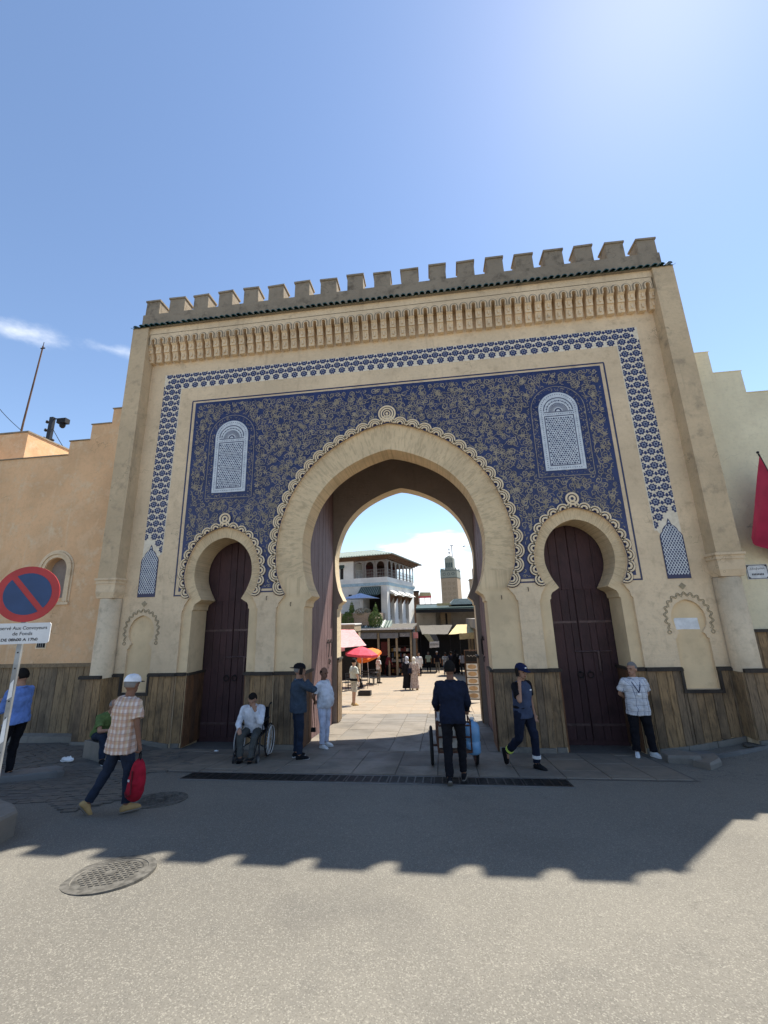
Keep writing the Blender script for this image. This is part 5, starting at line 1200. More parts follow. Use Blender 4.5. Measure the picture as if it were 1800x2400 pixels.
m = NT('print_dress'); v = m.coord('Object'); f = m.noise(v, 16, 3, .6, 1.5); m.col(m.mix(m.rng(f, .45, .58), (.52, .43, .38), (.22, .16, .14))); m.rough(.9)

def remesh(mb, vox, mats, name, folds=0., smooth=4):
    me = mb.mesh('tmp', mats); ob = bpy.data.objects.new('tmp', me); COL.objects.link(ob)
    r = ob.modifiers.new('r', 'REMESH'); r.mode = 'VOXEL'; r.voxel_size = vox; r.use_smooth_shade = True
    if smooth: s = ob.modifiers.new('s', 'SMOOTH'); s.factor = .5; s.iterations = smooth
    if folds: d = ob.modifiers.new('d', 'DISPLACE'); d.texture = CL; d.strength = folds; d.mid_level = .5; d.texture_coords = 'LOCAL'
    dg = bpy.context.evaluated_depsgraph_get(); out = bpy.data.meshes.new_from_object(ob.evaluated_get(dg))
    out.name = name; out.materials.clear(); out.materials.append(MATS[mats]); out.polygons.foreach_set('use_smooth', [True]*len(out.polygons))
    out.polygons.foreach_set('material_index', [0]*len(out.polygons)); bpy.data.objects.remove(ob); bpy.data.meshes.remove(me); return out
def capsule(mb, a, ra, b, rb, n=10):
    a, b = Vector(a), Vector(b); d = (b-a); L = d.length; d = d.normalized() if L > 1e-6 else Vector((0, 0, 1)); pts = []; rs = []
    for k in (0.12, .5, .86): pts.append(a-d*ra*math.cos(k*math.pi/2)); rs.append(ra*math.sin(k*math.pi/2))
    pts += [a, (a+b)/2, b]; rs += [ra, (ra+rb)/2, rb]
    for k in (.86, .5, .12): pts.append(b+d*rb*math.cos(k*math.pi/2)); rs.append(rb*math.sin(k*math.pi/2))
    mb.tube(pts, rs, n)
def loft(mb, rings, n=18):          # rings: centre, side vector*halfwidth, forward vector*halfdepth
    R_ = [[mb.vert(c+s*math.copysign(abs(math.cos(t))**.85, math.cos(t))+f*math.copysign(abs(math.sin(t))**.85, math.sin(t))) for t in [2*math.pi*k/n for k in range(n)]] for c, s, f in rings]
    for A, B in zip(R_, R_[1:]):
        for k in range(n): mb.face((A[k], A[(k+1) % n], B[(k+1) % n], B[k]))
    mb.face(R_[0][::-1]); mb.face(R_[-1])
V = lambda *a: Vector(a)
def person(label, loc, rot, H, pose={}, wear={}, skin='skin_tan', near=True, group=None):
    s = H/1.75; P = pose; W_ = wear
    t = thing('person', label, 'person', (loc[0], loc[1], gz(loc[0], loc[1])+.02+P.get('dz', 0)), R(rot), group)
    nrm = lambda v: Vector(v).normalized()
    sp = nrm(P.get('spine', (0, .03, 1))); tw = R(P.get('twist', 0)); S = V(math.cos(tw), math.sin(tw), 0); S = (S-sp*S.dot(sp)).normalized(); Fw = sp.cross(S) if False else S.cross(sp)*-1
    Fw = sp.cross(S); 
    pel = V(0, 0, 0); chest = pel+sp*.34; sp2 = nrm(P.get('spine2', sp)); neck = chest+sp2*.17; hd = nrm(P.get('neck', (0, .06, 1)))
    head = neck+hd*.158; sh = {q: chest+sp2*.085+S*.192*q for q in (-1, 1)}
    hip = {q: pel+V(.095*q, 0, -.04) for q in (-1, 1)}
    J = {}
    for q, k in ((-1, 'L'), (1, 'R')):
        th, shn, ft = P.get('leg'+k, ((.05*q, .02, -1), (.02*q, -.03, -1), (.15*q, 1, 0)))[:3]
        kn = hip[q]+nrm(th)*.43; an = kn+nrm(shn)*.42; ua, fa = P.get('arm'+k, ((.22*q, -.05, -1), (.1*q, .12, -1)))[:2]
        el = sh[q]+nrm(ua)*.285; wr = el+nrm(fa)*.25; hn = nrm(P['arm'+k][2]) if 'arm'+k in P and len(P['arm'+k]) > 2 else nrm(fa)
        J[k] = dict(hip=hip[q], knee=kn, ank=an, foot=nrm(ft), sh=sh[q], el=el, wr=wr, hand=hn, q=q)
    zmin = min(J[k]['ank'].z for k in 'LR')-.085
    if 'pz' in P: zmin = -P['pz']/s
    off = V(0, 0, -zmin)
    for k in 'LR':
        for j in ('hip', 'knee', 'ank', 'sh', 'el', 'wr'): J[k][j] = (J[k][j]+off)*s
    pel, chest, neck, head = [(x+off)*s for x in (pel, chest, neck, head)]
    tn = R(P.get('turn', 0)); hz = hd; hf = (Matrix.Rotation(tn, 3, hd) @ Fw); hf = (hf-hz*hf.dot(hz)).normalized(); hx = hf.cross(hz)
    MH = Matrix((hx, hf, hz)).transposed()
    hs = s*1.12; HP = lambda x, y, z: head+MH @ (V(x, y, z)*hs)
    # body: one continuous skin surface
    mb = MB(); fat = W_.get('fat', 1.)
    loft(mb, [(pel+sp*a*s, S*w_*s, Fw*d_*s) for a, w_, d_ in ((-.10, .13, .09), (0, .14, .10), (.15, .12, .09), (.32, .15, .10), (.43, .14, .085), (.50, .07, .06))])
    capsule(mb, neck-hd*.03*s, .064*s, head-hd*.06*s, .058*s)
    mb.sphere(HP(0, -.008, .02), (.076*hs, .096*hs, .105*hs), 14, 10, MH); mb.sphere(HP(0, .03, -.055), (.055*hs, .062*hs, .06*hs), 12, 8, MH)
    mb.sphere(HP(0, .098, -.012), (.013*hs, .02*hs, .026*hs), 8, 6, MH); mb.sphere(HP(0, .088, .032), (.05*hs, .014*hs, .014*hs), 8, 6, MH); mb.sphere(HP(0, .082, -.052), (.025*hs, .014*hs, .014*hs), 8, 6, MH)
    for q in (-1, 1): mb.sphere(HP(.078*q, -.012, -.005), (.012*hs, .02*hs, .032*hs), 8, 6, MH)
    for k in 'LR':
        j = J[k]; q = j['q']; capsule(mb, j['sh'], .05*s, j['el'], .04*s); capsule(mb, j['el'], .041*s, j['wr'], .027*s)
        capsule(mb, j['hip'], .075*s, j['knee'], .052*s); capsule(mb, j['knee'], .052*s, j['ank'], .036*s); capsule(mb, j['ank'], .034*s, j['ank']+j['foot']*.05*s-V(0, 0, .04*s), .02*s)
        # hand: palm, four fingers of different length, thumb from the side of the palm
        h = j['hand']; side = S*q; pn = h.cross(side).normalized(); wd = pn.cross(h).normalized(); p0 = j['wr']; cu = P.get('curl'+k, .35)
        capsule(mb, p0+h*.015*s-wd*.014*s, .021*s, p0+h*.075*s-wd*.022*s, .015*s); capsule(mb, p0+h*.015*s+wd*.014*s, .021*s, p0+h*.075*s+wd*.022*s, .015*s); capsule(mb, p0+h*.02*s, .018*s, p0+h*.08*s, .016*s)
        for i, (o, ln) in enumerate(((-.033, .062), (-.011, .078), (.011, .082), (.033, .072))):
            b0 = p0+h*.082*s+wd*o*s; d1 = (h*math.cos(cu)+pn*math.sin(cu)).normalized(); d2 = (h*math.cos(cu*2.4)+pn*math.sin(cu*2.4)).normalized()
            b1 = b0+d1*ln*.55*s; capsule(mb, b0-h*.01*s, .0095*s, b1, .0088*s, 6); capsule(mb, b1, .0088*s, b1+d2*ln*.45*s, .0078*s, 6)
        fw = P.get('thumb'+k, 1); tb = p0+h*.03*s+wd*.03*s*fw; d1 = (h*.75+wd*fw*.65+pn*.2).normalized(); capsule(mb, tb-wd*fw*.01*s, .0115*s, tb+d1*.032*s, .0105*s, 6); capsule(mb, tb+d1*.032*s, .0105*s, tb+d1*.032*s+(h*.9+wd*fw*.25+pn*.3).normalized()*.028*s, .009*s, 6)
    body = link('body', remesh(mb, (.0085 if near else .014), skin, 'body', 0, 2), t)
    if near:
        for q in (-1, 1): mb = MB(); mb.sphere(HP(.031*q, .084, .016), (.012*hs, .007*hs, .006*hs), 8, 6, MH); mb.build('eye', 'eye_dark', body)
        mb = MB(); mb.sphere(HP(0, .094, -.048), (.022*hs, .007*hs, .006*hs), 8, 6, MH); mb.build('mouth', 'lip', body)
    # hair, cap or scarf
    hr = W_.get('hair')
    if hr:
        mb = MB(); mb.sphere(V(0, 0, 0), 1., 20, 14); mat, kind = hr; vv = []
        for x, y, z in mb.v:
            k = 1.
            if kind == 'short' and (y > .25 and z < .55 or z < -.45 or (abs(x) > .75 and z < -.1 and y > -.2)): k = .86
            if kind == 'bald' and (z > .35 or y > .1 or z < -.5): k = .86
            if kind == 'curly': k = 1.06 if not (y > .35 and z < .45 or z < -.35) else .86; k += .05*math.sin(x*23)*math.sin(y*19+z*17) if k > 1 else 0
            if kind == 'scarf' and (y > .55 and -.55 < z < .45 and abs(x) < .62): k = .8
            sx_, sy_, sz_ = (.084, .104, .112) if kind != 'scarf' else (.098, .112, .125)
            vv.append(HP(x*sx_*k, -.008+y*sy_*k, .02+z*sz_*k))
        mb.v = [tuple(a) for a in vv]
        if kind == 'scarf': capsule(mb, HP(0, -.01, -.08), .085*s, neck-sp*.04*s, .13*s, 14)
        mb.build('headscarf' if kind == 'scarf' else 'hair', mat, t, smooth=True)
    if W_.get('cap'):
        mat, back, bm = (tuple(W_['cap'])+(None,))[:3]; mb = MB(); n = 18; rings = []
        for z, r_ in ((.035, 1.10), (.07, 1.06), (.105, .88), (.128, .5), (.135, .06)): rings.append([mb.vert(HP(.085*r_*math.cos(2*math.pi*k/n), -.008+.106*r_*math.sin(2*math.pi*k/n), z)) for k in range(n)])
        for A, B in zip(rings, rings[1:]):
            for k in range(n): mb.face((A[k], A[(k+1) % n], B[(k+1) % n], B[k]))
        mb.face(rings[-1]); cp = mb.build('cap', mat, t, smooth=True)
        mb = MB(); sg = -1 if back else 1; mb.sphere(HP(0, sg*.125, .04), (.07*s, .075*s, .010*s), 14, 6, MH); mb.build('cap_brim', bm or mat, cp, smooth=True)
        if W_.get('capmark'): mb = MB(); mb.sphere(HP(0, .098, .085), (.025*s, .008*s, .012*s), 8, 6, MH); mb.build('cap_badge', W_['capmark'], cp)
    # top
    top = W_.get('top'); bl = W_.get('belly', 0.)
    if top:
        mat, sl, hem = top['mat'], top.get('sleeve', 'short'), top.get('hem', -.10); lz = top.get('loose', 1.)
        mb = MB(); rings = []
        for a, w_, d_, fo in ((hem, .178, .135, .3), (max(hem+.05, -.02), .175, .135, .7), (.10, .162, .125, 1.), (.20, .165, .128, .9), (.31, .185, .132, .4), (.40, .19, .115, 0), (.455, .15, .085, 0), (.485, .085, .065, 0), (.51, .068, .062, 0)):
            sd = sp if a < .34 else sp2; c = (pel+sp*min(a, .34)*s+sp2*max(0, a-.34)*s)+Fw*(bl*fo*.5)*s
            rings.append((c, S*w_*1.07*lz*s*(1+bl*.8*fo), Fw*(d_*1.06*lz+bl*fo*.5)*s))
        loft(mb, rings)
        for k in 'LR':
            j = J[k]; r0 = .064*lz
            if sl == 'none': capsule(mb, j['sh']-S*j['q']*.03*s, .062*s, j['sh']+S*j['q']*.008*s, .058*s); continue
            capsule(mb, j['sh']-S*j['q']*.06*s+sp2*.01*s, .072*s, j['sh'], r0*s)
            if sl == 'short': e = j['sh'].lerp(j['el'], .72); mb.tube([j['sh'], j['sh'].lerp(e, .5), e], [r0*s, .071*lz*s, .073*lz*s], 14)
            else:
                capsule(mb, j['sh'], r0*s, j['el'], .06*lz*s); e = j['el'].lerp(j['wr'], .95 if sl == 'long' else .45); mb.tube([j['el'], j['el'].lerp(e, .5), e], [.06*lz*s, .053*lz*s, .046*lz*s], 14)
        link(top.get('name', 'shirt'), remesh(mb, .011 if near else .017, mat, 'shirt', .040 if near else .018, 2), t)
        if top.get('collar'):
            mb = MB(); pts = [neck-hd*.015*s+(S*math.cos(a)*.075+Fw*math.sin(a)*.07)*s-Fw*.0*s for a in linspace(math.pi/2+.35, math.pi*2.5-.35, 14)]; mb.tube(pts, .017*s, 6); mb.build('collar', top['collar'], t, smooth=True)
    # second layer (vest)
    if W_.get('vest'):
        mb = MB(); loft(mb, [(pel+sp*a*s, S*w_*s, Fw*d_*s) for a, w_, d_ in ((-.12, .185, .145), (0, .18, .142), (.2, .176, .14), (.32, .192, .15), (.41, .185, .135), (.46, .14, .10), (.50, .085, .08))]); link('vest', remesh(mb, .011, W_['vest'], 'vest', .02, 3), t)
    # legs
    bt_ = W_.get('bottom')
    if bt_:
        mat, kind = bt_['mat'], bt_.get('kind', 'trousers'); lz = bt_.get('loose', 1.); mb = MB()
        if kind in ('robe', 'skirt'):
            z0 = .08*s; c0 = pel; rings = []
            for a, w_ in ((1., .28), (.75, .25), (.45, .22), (.12, .195), (0, .185)): rings.append((V(c0.x*(1-a), c0.y*(1-a)+.02*a*s, z0*a+(c0.z+.08*s)*(1-a)), S*w_*s*lz, Fw*w_*.72*s*lz))
            if kind == 'robe':
                for a, w_, d_ in ((.2, .17, .13), (.32, .18, .13), (.42, .165, .10), (.48, .09, .07), (.52, .06, .06)): rings.append((pel+sp*a*s, S*w_*s*lz, Fw*d_*s*lz))
            loft(mb, rings)
            if kind == 'robe':
                for k in 'LR': j = J[k]; capsule(mb, j['sh'], .075*s, j['el'], .068*s); mb.tube([j['el'], j['el'].lerp(j['wr'], .95)], [.066*s, .075*s], 12)
            link('robe' if kind == 'robe' else 'skirt', remesh(mb, .013 if near else .017, mat, 'robe', .03, 3), t)
        else:
            loft(mb, [(pel+sp*a*s, S*w_*s*fat, Fw*d_*s*fat) for a, w_, d_ in ((-.13, .12, .10), (-.06, .165, .125), (.02, .165, .122), (.09, .152, .112))])
            end = .90 if kind == 'trousers' else -.25
            for k in 'LR':
                j = J[k]; capsule(mb, j['hip'], .098*s*lz, j['hip'].lerp(j['knee'], .5), .088*s*lz)
                if end > 0: capsule(mb, j['hip'].lerp(j['knee'], .4), .09*s*lz, j['knee'], .07*s*lz); e = j['knee'].lerp(j['ank'], bt_.get('len', .97)); mb.tube([j['knee']-(j['ank']-j['knee'])*.05, j['knee'], j['knee'].lerp(e, .55), e], [.066*s*lz, .07*s*lz, .062*s*lz, .058*s*lz], 14)
                else: e = j['hip'].lerp(j['knee'], .98); mb.tube([j['hip'].lerp(j['knee'], .4), e], [.09*s*lz, .098*s*lz], 14)
            link('trousers' if end > 0 else 'shorts', remesh(mb, .011 if near else .017, mat, 'trousers', .036 if near else .018, 2), t)
    shoe = W_.get('shoe', 'shoe_black')
    if shoe:
        for k in 'LR':
            j = J[k]; f = j['foot']; sd = f.cross(V(0, 0, 1)); sd = sd.normalized() if sd.length > .05 else S; up = sd.cross(f).normalized(); b0 = j['ank']-up*.052*s-f*.07*s; mb = MB(); rings = []
            for a, w_, h_ in ((0, .028, .03), (.03, .036, .045), (.09, .040, .052), (.16, .046, .036), (.22, .043, .026), (.255, .026, .016)): rings.append((b0+f*a*s+up*(h_-.033)*s, sd*w_*s, up*h_*s))
            loft(mb, rings, 12); so = mb.build('shoe', shoe, t, smooth=True)
            mb = MB(); loft(mb, [(b0+f*a*s-up*.034*s, sd*w_*s, up*.011*s) for a, w_ in ((-.006, .026), (.04, .038), (.1, .041), (.17, .048), (.23, .044), (.266, .022))], 12); mb.build('sole', W_.get('sole', shoe), so, smooth=True)
    return t, J, dict(head=head, neck=neck, pel=pel, HP=HP, S=S, F=Fw, sp=sp, s=s, MH=MH)
def wpt(loc, rot, p, dz=0.):
    v = Matrix.Rotation(R(rot), 3, 'Z') @ Vector(p); return Vector((loc[0]+v.x, loc[1]+v.y, gz(loc[0], loc[1])+.02+v.z+dz))
def phone(label, p, rot):
    o = thing('mobile_phone', label, 'phone', p); o.rotation_euler = rot
    part('case', 'black', o, lambda b: b.box(-.036, .036, -.004, .005, -.075, .075)); part('screen', 'eye_dark', o, lambda b: b.box(-.033, .033, -.0055, -.0041, -.07, .07))
BEHIND = dict(armL=((-.28, -.42, -1), (.75, -.35, -.55)), armR=((.28, -.42, -1), (-.75, -.35, -.55)))
# the man in the plaid shirt with his red bag
L = (-3.33, -4.22); rot = -22
t, J, B = person('man in orange plaid shirt and white cap walking to the gate', L, rot, 1.68,
    dict(spine=(.02, .05, 1), legL=((-.20, -.12, -1), (-.30, -.42, -1), (.15, .62, -.78)), legR=((.0, .2, -1), (.06, .0, -1), (.35, 1, 0)), armL=((-.24, -.06, -1), (-.16, .1, -1)), armR=((.36, -.06, -1), (.16, .16, -1)), curlR=1.0, neck=(-.05, .14, 1), turn=18),
    dict(hair=('hair_grey', 'short'), cap=('cap_white', False, 'black_cloth'), top=dict(mat='plaid_orange', hem=-.22, loose=1.2, collar='plaid_orange'), bottom=dict(mat='jean_dark', loose=1.05), shoe='tan_leather', sole='worn_stone'), 'skin_dark')
h = wpt(L, rot, J['R']['wr']+J['R']['hand']*.10); bag = thing('red_backpack', 'red backpack hanging from the hand of the man in plaid', 'bag', (h.x, h.y, h.z-.62), R(-40))
mb = MB(); loft(mb, [(V(x, 0, z), V(w_, 0, 0), V(0, d_, 0)) for z, w_, d_, x in ((.02, .07, .03, -.10), (.05, .13, .075, -.09), (.14, .165, .10, -.06), (.28, .155, .10, -.02), (.40, .12, .08, .01), (.49, .085, .06, .02), (.53, .05, .035, .02))], 16); link('pack', remesh(mb, .012, 'red_bag', 'pack', .03, 3), bag)
part('handle', 'black_cloth', bag, lambda b: b.tube([(-.03, 0, .51), (-.02, 0, .6), (.02, 0, .63), (.05, 0, .6), (.06, 0, .51)], .008, 6)); part('seam', 'maroon_cloth', bag, lambda b: b.tube([(-.17, -.09, .12), (-.03, -.105, .10), (.10, -.09, .16), (.06, -.085, .42)], .009, 6)); part('logo', 'cap_white', bag, lambda b: [b.box(-.01+k*.013, -.002+k*.013, -.112, -.10, .29, .31) for k in range(4)])
# man leaning in a pale blue shirt
person('man in sky blue shirt and black trousers by the wooden dado', (-6.42, -2.9), 92, 1.78, dict(spine=(0, .06, 1), legL=((-.05, .30, -1), (0, .06, -1), (0, 1, 0)), legR=((.05, .22, -1), (0, -.02, -1), (.1, 1, 0)), armL=((-.12, .25, -1), (.75, .6, .25)), armR=((.12, .25, -1), (-.7, .6, .45)), neck=(0, .16, 1)),
       dict(hair=('hair_black', 'short'), top=dict(mat='sky_shirt', sleeve='threequarter', hem=-.10, loose=1.04, collar='sky_shirt'), bottom=dict(mat='black_cloth')), 'skin_tan')
# seated man in green
person('man in green shirt sitting hunched on a stone by the wall', (-6.05, -1.33), -112, 1.72, dict(pz=.44, spine=(0, .62, 1), spine2=(0, .9, 1), neck=(0, .7, 1), legL=((-.18, .9, .05), (0, .12, -1), (-.1, 1, 0)), legR=((.18, .9, .10), (0, .18, -1), (.1, 1, 0)), armL=((-.15, .5, -.85), (.2, .85, .1)), armR=((.15, .5, -.85), (-.2, .85, .1))),
       dict(hair=('hair_grey', 'bald'), top=dict(mat='green_shirt', hem=-.06, loose=1.05), bottom=dict(mat='jean_dark'), shoe='shoe_black', sole='sole_white'), 'skin_tan')
# wheelchair and its user
WL = (-2.92, -.86); WR = 187
wc = thing('wheelchair', 'black wheelchair with bright wheel rims parked before the gate pier', 'wheelchair', (WL[0], WL[1], gz(*WL)+.02), R(WR)); wc.rotation_euler = (0, 0, R(WR))
for q in (-1, 1):
    whl = part('wheel', 'black_metal', wc, lambda b: b.tube([(.30*q, -.1+.30*math.cos(a), .315+.30*math.sin(a)) for a in linspace(0, 2*math.pi, 33)[:-1]], .017, 8, closed=True), True)
    part('rim', 'white_metal', whl, lambda b: b.tube([(.295*q, -.1+.278*math.cos(a), .315+.278*math.sin(a)) for a in linspace(0, 2*math.pi, 33)[:-1]], .009, 6, closed=True), True)
    part('hand_rim', 'white_metal', whl, lambda b: b.tube([(.345*q, -.1+.26*math.cos(a), .315+.26*math.sin(a)) for a in linspace(0, 2*math.pi, 33)[:-1]], .010, 6, closed=True), True)
    part('spoke', 'white_metal', whl, lambda b: [b.tube([(.30*q, -.1, .315), (.30*q, -.1+.275*math.cos(a), .315+.275*math.sin(a))], .004, 4) for a in linspace(0, 2*math.pi, 15)[:-1]]); stuff(whl.children[-1])
    cw = part('caster', 'black_metal', wc, lambda b: b.tube([(.23*q, .44+.075*math.cos(a), .095+.075*math.sin(a)) for a in linspace(0, 2*math.pi, 19)[:-1]], .02, 8, closed=True), True); part('hub', 'galvanised', cw, lambda b: b.tube([(.23*q-.02, .44, .095), (.23*q+.02, .44, .095)], .06, 10))
    part('fork', 'black_metal', wc, lambda b: b.tube([(.23*q, .44, .1), (.255*q, .42, .2), (.23*q, .36, .27), (.23*q, .30, .47)], .016, 6))
    part('side_frame', 'black_metal', wc, lambda b: b.tube([(.23*q, .32, .47), (.23*q, -.24, .47), (.23*q, -.26, .95), (.23*q, -.36, .97)], .014, 6)); part('armrest', 'black', wc, lambda b: (b.tube([(.24*q, .2, .48), (.24*q, .2, .70)], .012, 6), b.box(.24*q-.025, .24*q+.025, -.22, .24, .70, .73)))
    part('footrest', 'black_metal', wc, lambda b: (b.tube([(.2*q, .33, .46), (.17*q, .48, .16)], .013, 6), b.box(.10*q-.07, .10*q+.07, .44, .6, .115, .13)))
    part('push_handle', 'black', wc, lambda b: b.tube([(.23*q, -.33, .965), (.23*q, -.43, .97)], .02, 8))
part('seat', 'black_cloth', wc, lambda b: b.box(-.225, .225, -.23, .26, .46, .50)); part('backrest', 'black_cloth', wc, lambda b: b.box(-.225, .225, -.27, -.245, .50, .92)); part('crossbar', 'black_metal', wc, lambda b: (b.tube([(-.22, 0, .2), (.22, 0, .46)], .012, 6), b.tube([(.22, .02, .2), (-.22, .02, .46)], .012, 6)))
person('man in white shirt in the wheelchair with a hand over his face', WL, WR, 1.72, dict(pz=.57, spine=(.0, .28, 1), spine2=(-.05, .6, 1), neck=(-.12, .75, 1), turn=0, legL=((-.10, .95, -.12), (.12, .18, -1), (0, 1, -.1)), legR=((.10, .95, -.05), (-.06, .05, -1), (.1, 1, -.1)), armL=((-.12, .62, -.75), (.50, .22, 1), (.5, -.1, 1)), armR=((.34, .15, -1), (-.35, .8, -.25)), curlL=.15),
       dict(hair=('hair_black', 'short'), top=dict(mat='white_shirt', sleeve='long', hem=-.06, loose=1.1, collar='white_shirt'), bottom=dict(mat='grey_trouser', loose=1.0, len=.86)), 'skin_tan')
# denim jacket, white polo
L = (-1.97, -.86); rot = -58
t, J, B = person('man in denim jacket and backwards black cap phoning by the pier', L, rot, 1.80, dict(spine=(0, .0, 1), armL=((-.22, -.06, -1), (-.04, .14, -1)), armR=((.35, .84, -.42), (-.12, -.15, .18), (-.4, -.3, .85)), legL=((-.05, .05, -1), (0, -.03, -1), (-.1, 1, 0)), legR=((.06, .06, -1), (0, -.02, -1), (.15, 1, 0)), neck=(0, .1, 1), turn=-8),
    dict(hair=('hair_grey', 'short'), cap=('black_cloth', True), top=dict(mat='denim_blue', sleeve='long', hem=-.12, loose=1.16, name='jacket', collar='denim_light'), bottom=dict(mat='jean_dark', loose=1.02), shoe='shoe_black', sole='sole_white'), 'skin_tan')
p = wpt(L, rot, B['HP'](.11, .015, .0)); phone('phone held to the ear of the man in denim', p, (0, R(8), R(rot+90)))
L = (-1.73, .30); rot = -108
t, J, B = person('stout man in white polo and white trousers with hands clasped behind', L, rot, 1.70, dict(spine=(0, -.05, 1), neck=(0, .12, 1), turn=-18, legL=((-.04, .06, -1), (0, -.1, -1), (-.15, 1, 0)), legR=((.06, .10, -1), (0, -.02, -1), (.15, 1, 0)), **BEHIND),
    dict(hair=('hair_black', 'bald'), belly=.11, fat=1.10, top=dict(mat='white_shirt', sleeve='short', hem=-.10, loose=1.05, collar='white_shirt'), bottom=dict(mat='white_trouser', loose=1.08), shoe='shoe_white', sole='shoe_white'), 'skin_dark')
h = wpt(L, rot, (J['L']['wr']+J['R']['wr'])/2+Vector((0, -.08, -.06))); t = thing('camera_pouch', 'small black pouch on a strap held behind the man in white', 'bag', (h.x, h.y, h.z-.62)); part('pouch', 'black', t, lambda b: b.hexa([(-.055, -.03, 0), (.055, -.03, 0), (.055, .03, 0), (-.055, .03, 0)], [(-.05, -.025, .09), (.05, -.025, .09), (.05, .025, .09), (-.05, .025, .09)])); part('strap', 'black_cloth', t, lambda b: (b.tube([(-.03, 0, .09), (-.01, 0, .40), (0, 0, .64)], .006, 5), b.tube([(.03, 0, .09), (.015, 0, .4), (0, 0, .64)], .006, 5)))
# cart and the man pushing it
CL_ = (1.20, -1.18); g0 = gz(*CL_)+.02
cart = thing('handcart', 'rusty two wheeled handcart with boxes pushed through the gate', 'cart', (CL_[0], CL_[1], g0)); cart.rotation_euler = (R(2), 0, R(3)); cart.scale = (.82, .9, .92)
plain('rust', (.10, .045, .028), .8, .2, .35, 14, .2, .3); plain('blue_plastic', (.16, .34, .55), .35, 0, .1, 5, .5); plain('carton', (.36, .33, .28), .9, 0, .2, 6)
def cage(b):
    for x in (-.36, .36):
        for y in (-.5, 0, .5): b.tube([(x, y, .38), (x, y, .92)], .018, 6)
        for z in (.38, .65, .92): b.tube([(x, -.5, z), (x, .5, z)], .018, 6)
    for y in (-.5, .5):
        for z in (.38, .65, .92): b.tube([(-.36, y, z), (.36, y, z)], .018, 6)
part('cage_frame', 'rust', cart, cage); part('bed', 'brown_timber', cart, lambda b: b.box(-.35, .35, -.49, .49, .385, .41))
for q in (-1, 1):
    tw_ = part('wheel', 'black', cart, lambda b: b.tube([(.50*q, .33*math.cos(a), .36+.33*math.sin(a)) for a in linspace(0, 2*math.pi, 29)[:-1]], .035, 8, closed=True), True); part('rim', 'rust', tw_, lambda b: b.tube([(.50*q, .29*math.cos(a), .36+.29*math.sin(a)) for a in linspace(0, 2*math.pi, 29)[:-1]], .02, 6, closed=True)); part('spoke', 'rust', tw_, lambda b: [b.tube([(.5*q, 0, .36), (.5*q, .28*math.cos(a), .36+.28*math.sin(a))], .007, 4) for a in linspace(0, 2*math.pi, 11)[:-1]]); stuff(tw_.children[-1])
part('axle', 'rust', cart, lambda b: b.tube([(-.52, 0, .36), (.52, 0, .36)], .02, 6)); part('handle', 'rust', cart, lambda b: b.tube([(-.34, -.5, .9), (-.34, -.78, .93), (.34, -.78, .93), (.34, -.5, .9)], .017, 6))
t = thing('carton', 'pale cardboard box packed in the handcart', 'box', (CL_[0]-.1, CL_[1]+.0, g0+.385)); part('box', 'carton', t, lambda b: b.box(-.17, .17, -.4, .35, 0, .38)); part('flap', 'goods_white', t, lambda b: b.hexa([(-.17, -.4, .381), (.0, -.4, .381), (.0, .35, .381), (-.17, .35, .381)], [(-.2, -.42, .46), (-.18, -.42, .47), (-.18, .37, .47), (-.2, .37, .46)]))
t = thing('plastic_drum', 'light blue plastic water drum strapped to the handcart side', 'drum', (CL_[0]+.36, CL_[1]-.30, g0+.27)); mb = MB(); mb.lathe([(.10, 0), (.13, .03), (.13, .2), (.12, .22), (.13, .24), (.13, .46), (.09, .52), (.035, .54), (.035, .58)], n=16); mb.build('body', 'blue_plastic', t, smooth=True); part('cap', 'white_metal', t, lambda b: b.lathe([(.04, .575), (.04, .60), (.02, .605)], n=10))
L = (1.20, -2.32)
person('man in dark navy jacket seen from behind pushing the handcart', L, 0, 1.82, dict(spine=(0, .08, 1), armL=((-.26, .2, -1), (.06, .8, -.55)), armR=((.26, .2, -1), (-.06, .8, -.55)), curlL=1., curlR=1., legL=((-.02, -.14, -1), (0, -.36, -1), (-.05, .72, -.7)), legR=((.06, .26, -1), (0, -.08, -1), (.1, 1, 0)), neck=(0, .14, 1)),
       dict(hair=('hair_black', 'short'), top=dict(mat='navy_cloth', sleeve='long', hem=-.14, loose=1.12, name='jacket', collar='navy_cloth'), bottom=dict(mat='black_cloth', loose=1.05), shoe='shoe_black', sole='worn_stone'), 'skin_dark')
# vest and phone
L = (2.50, -1.44); rot = -142
t, J, B = person('man in blue work vest and navy cap walking with a phone', L, rot, 1.76, dict(spine=(0, .05, 1), armR=((.25, .6, -.75), (-.09, -.05, .24), (-.3, -.2, .9)), armL=((-.24, -.18, -1), (-.1, .12, -1)), legL=((-.08, .24, -1), (0, -.02, -1), (-.1, 1, 0)), legR=((.06, -.10, -1), (.04, -.80, -.75), (0, .25, -1)), neck=(0, .2, 1), turn=-8),
    dict(hair=('hair_black', 'short'), cap=('cap_navy', False), capmark='cap_white', top=dict(mat='black_cloth', sleeve='short', hem=.04, loose=.96), vest='blue_vest', bottom=dict(mat='navy_cloth', loose=1.08), shoe='shoe_black'), 'skin_tan')
j = J['L']; c_ = j['knee'].lerp(j['ank'], .74); d_ = (j['ank']-j['knee']).normalized(); part('reflective_band', 'reflective', t, lambda b: b.tube([c_-d_*.025, c_+d_*.025], .076, 14)); j = J['R']; c2 = j['knee'].lerp(j['ank'], .80); d2 = (j['ank']-j['knee']).normalized(); part('reflective_band', 'hi_vis', t, lambda b: b.tube([c2-d2*.02, c2+d2*.02], .074, 14))
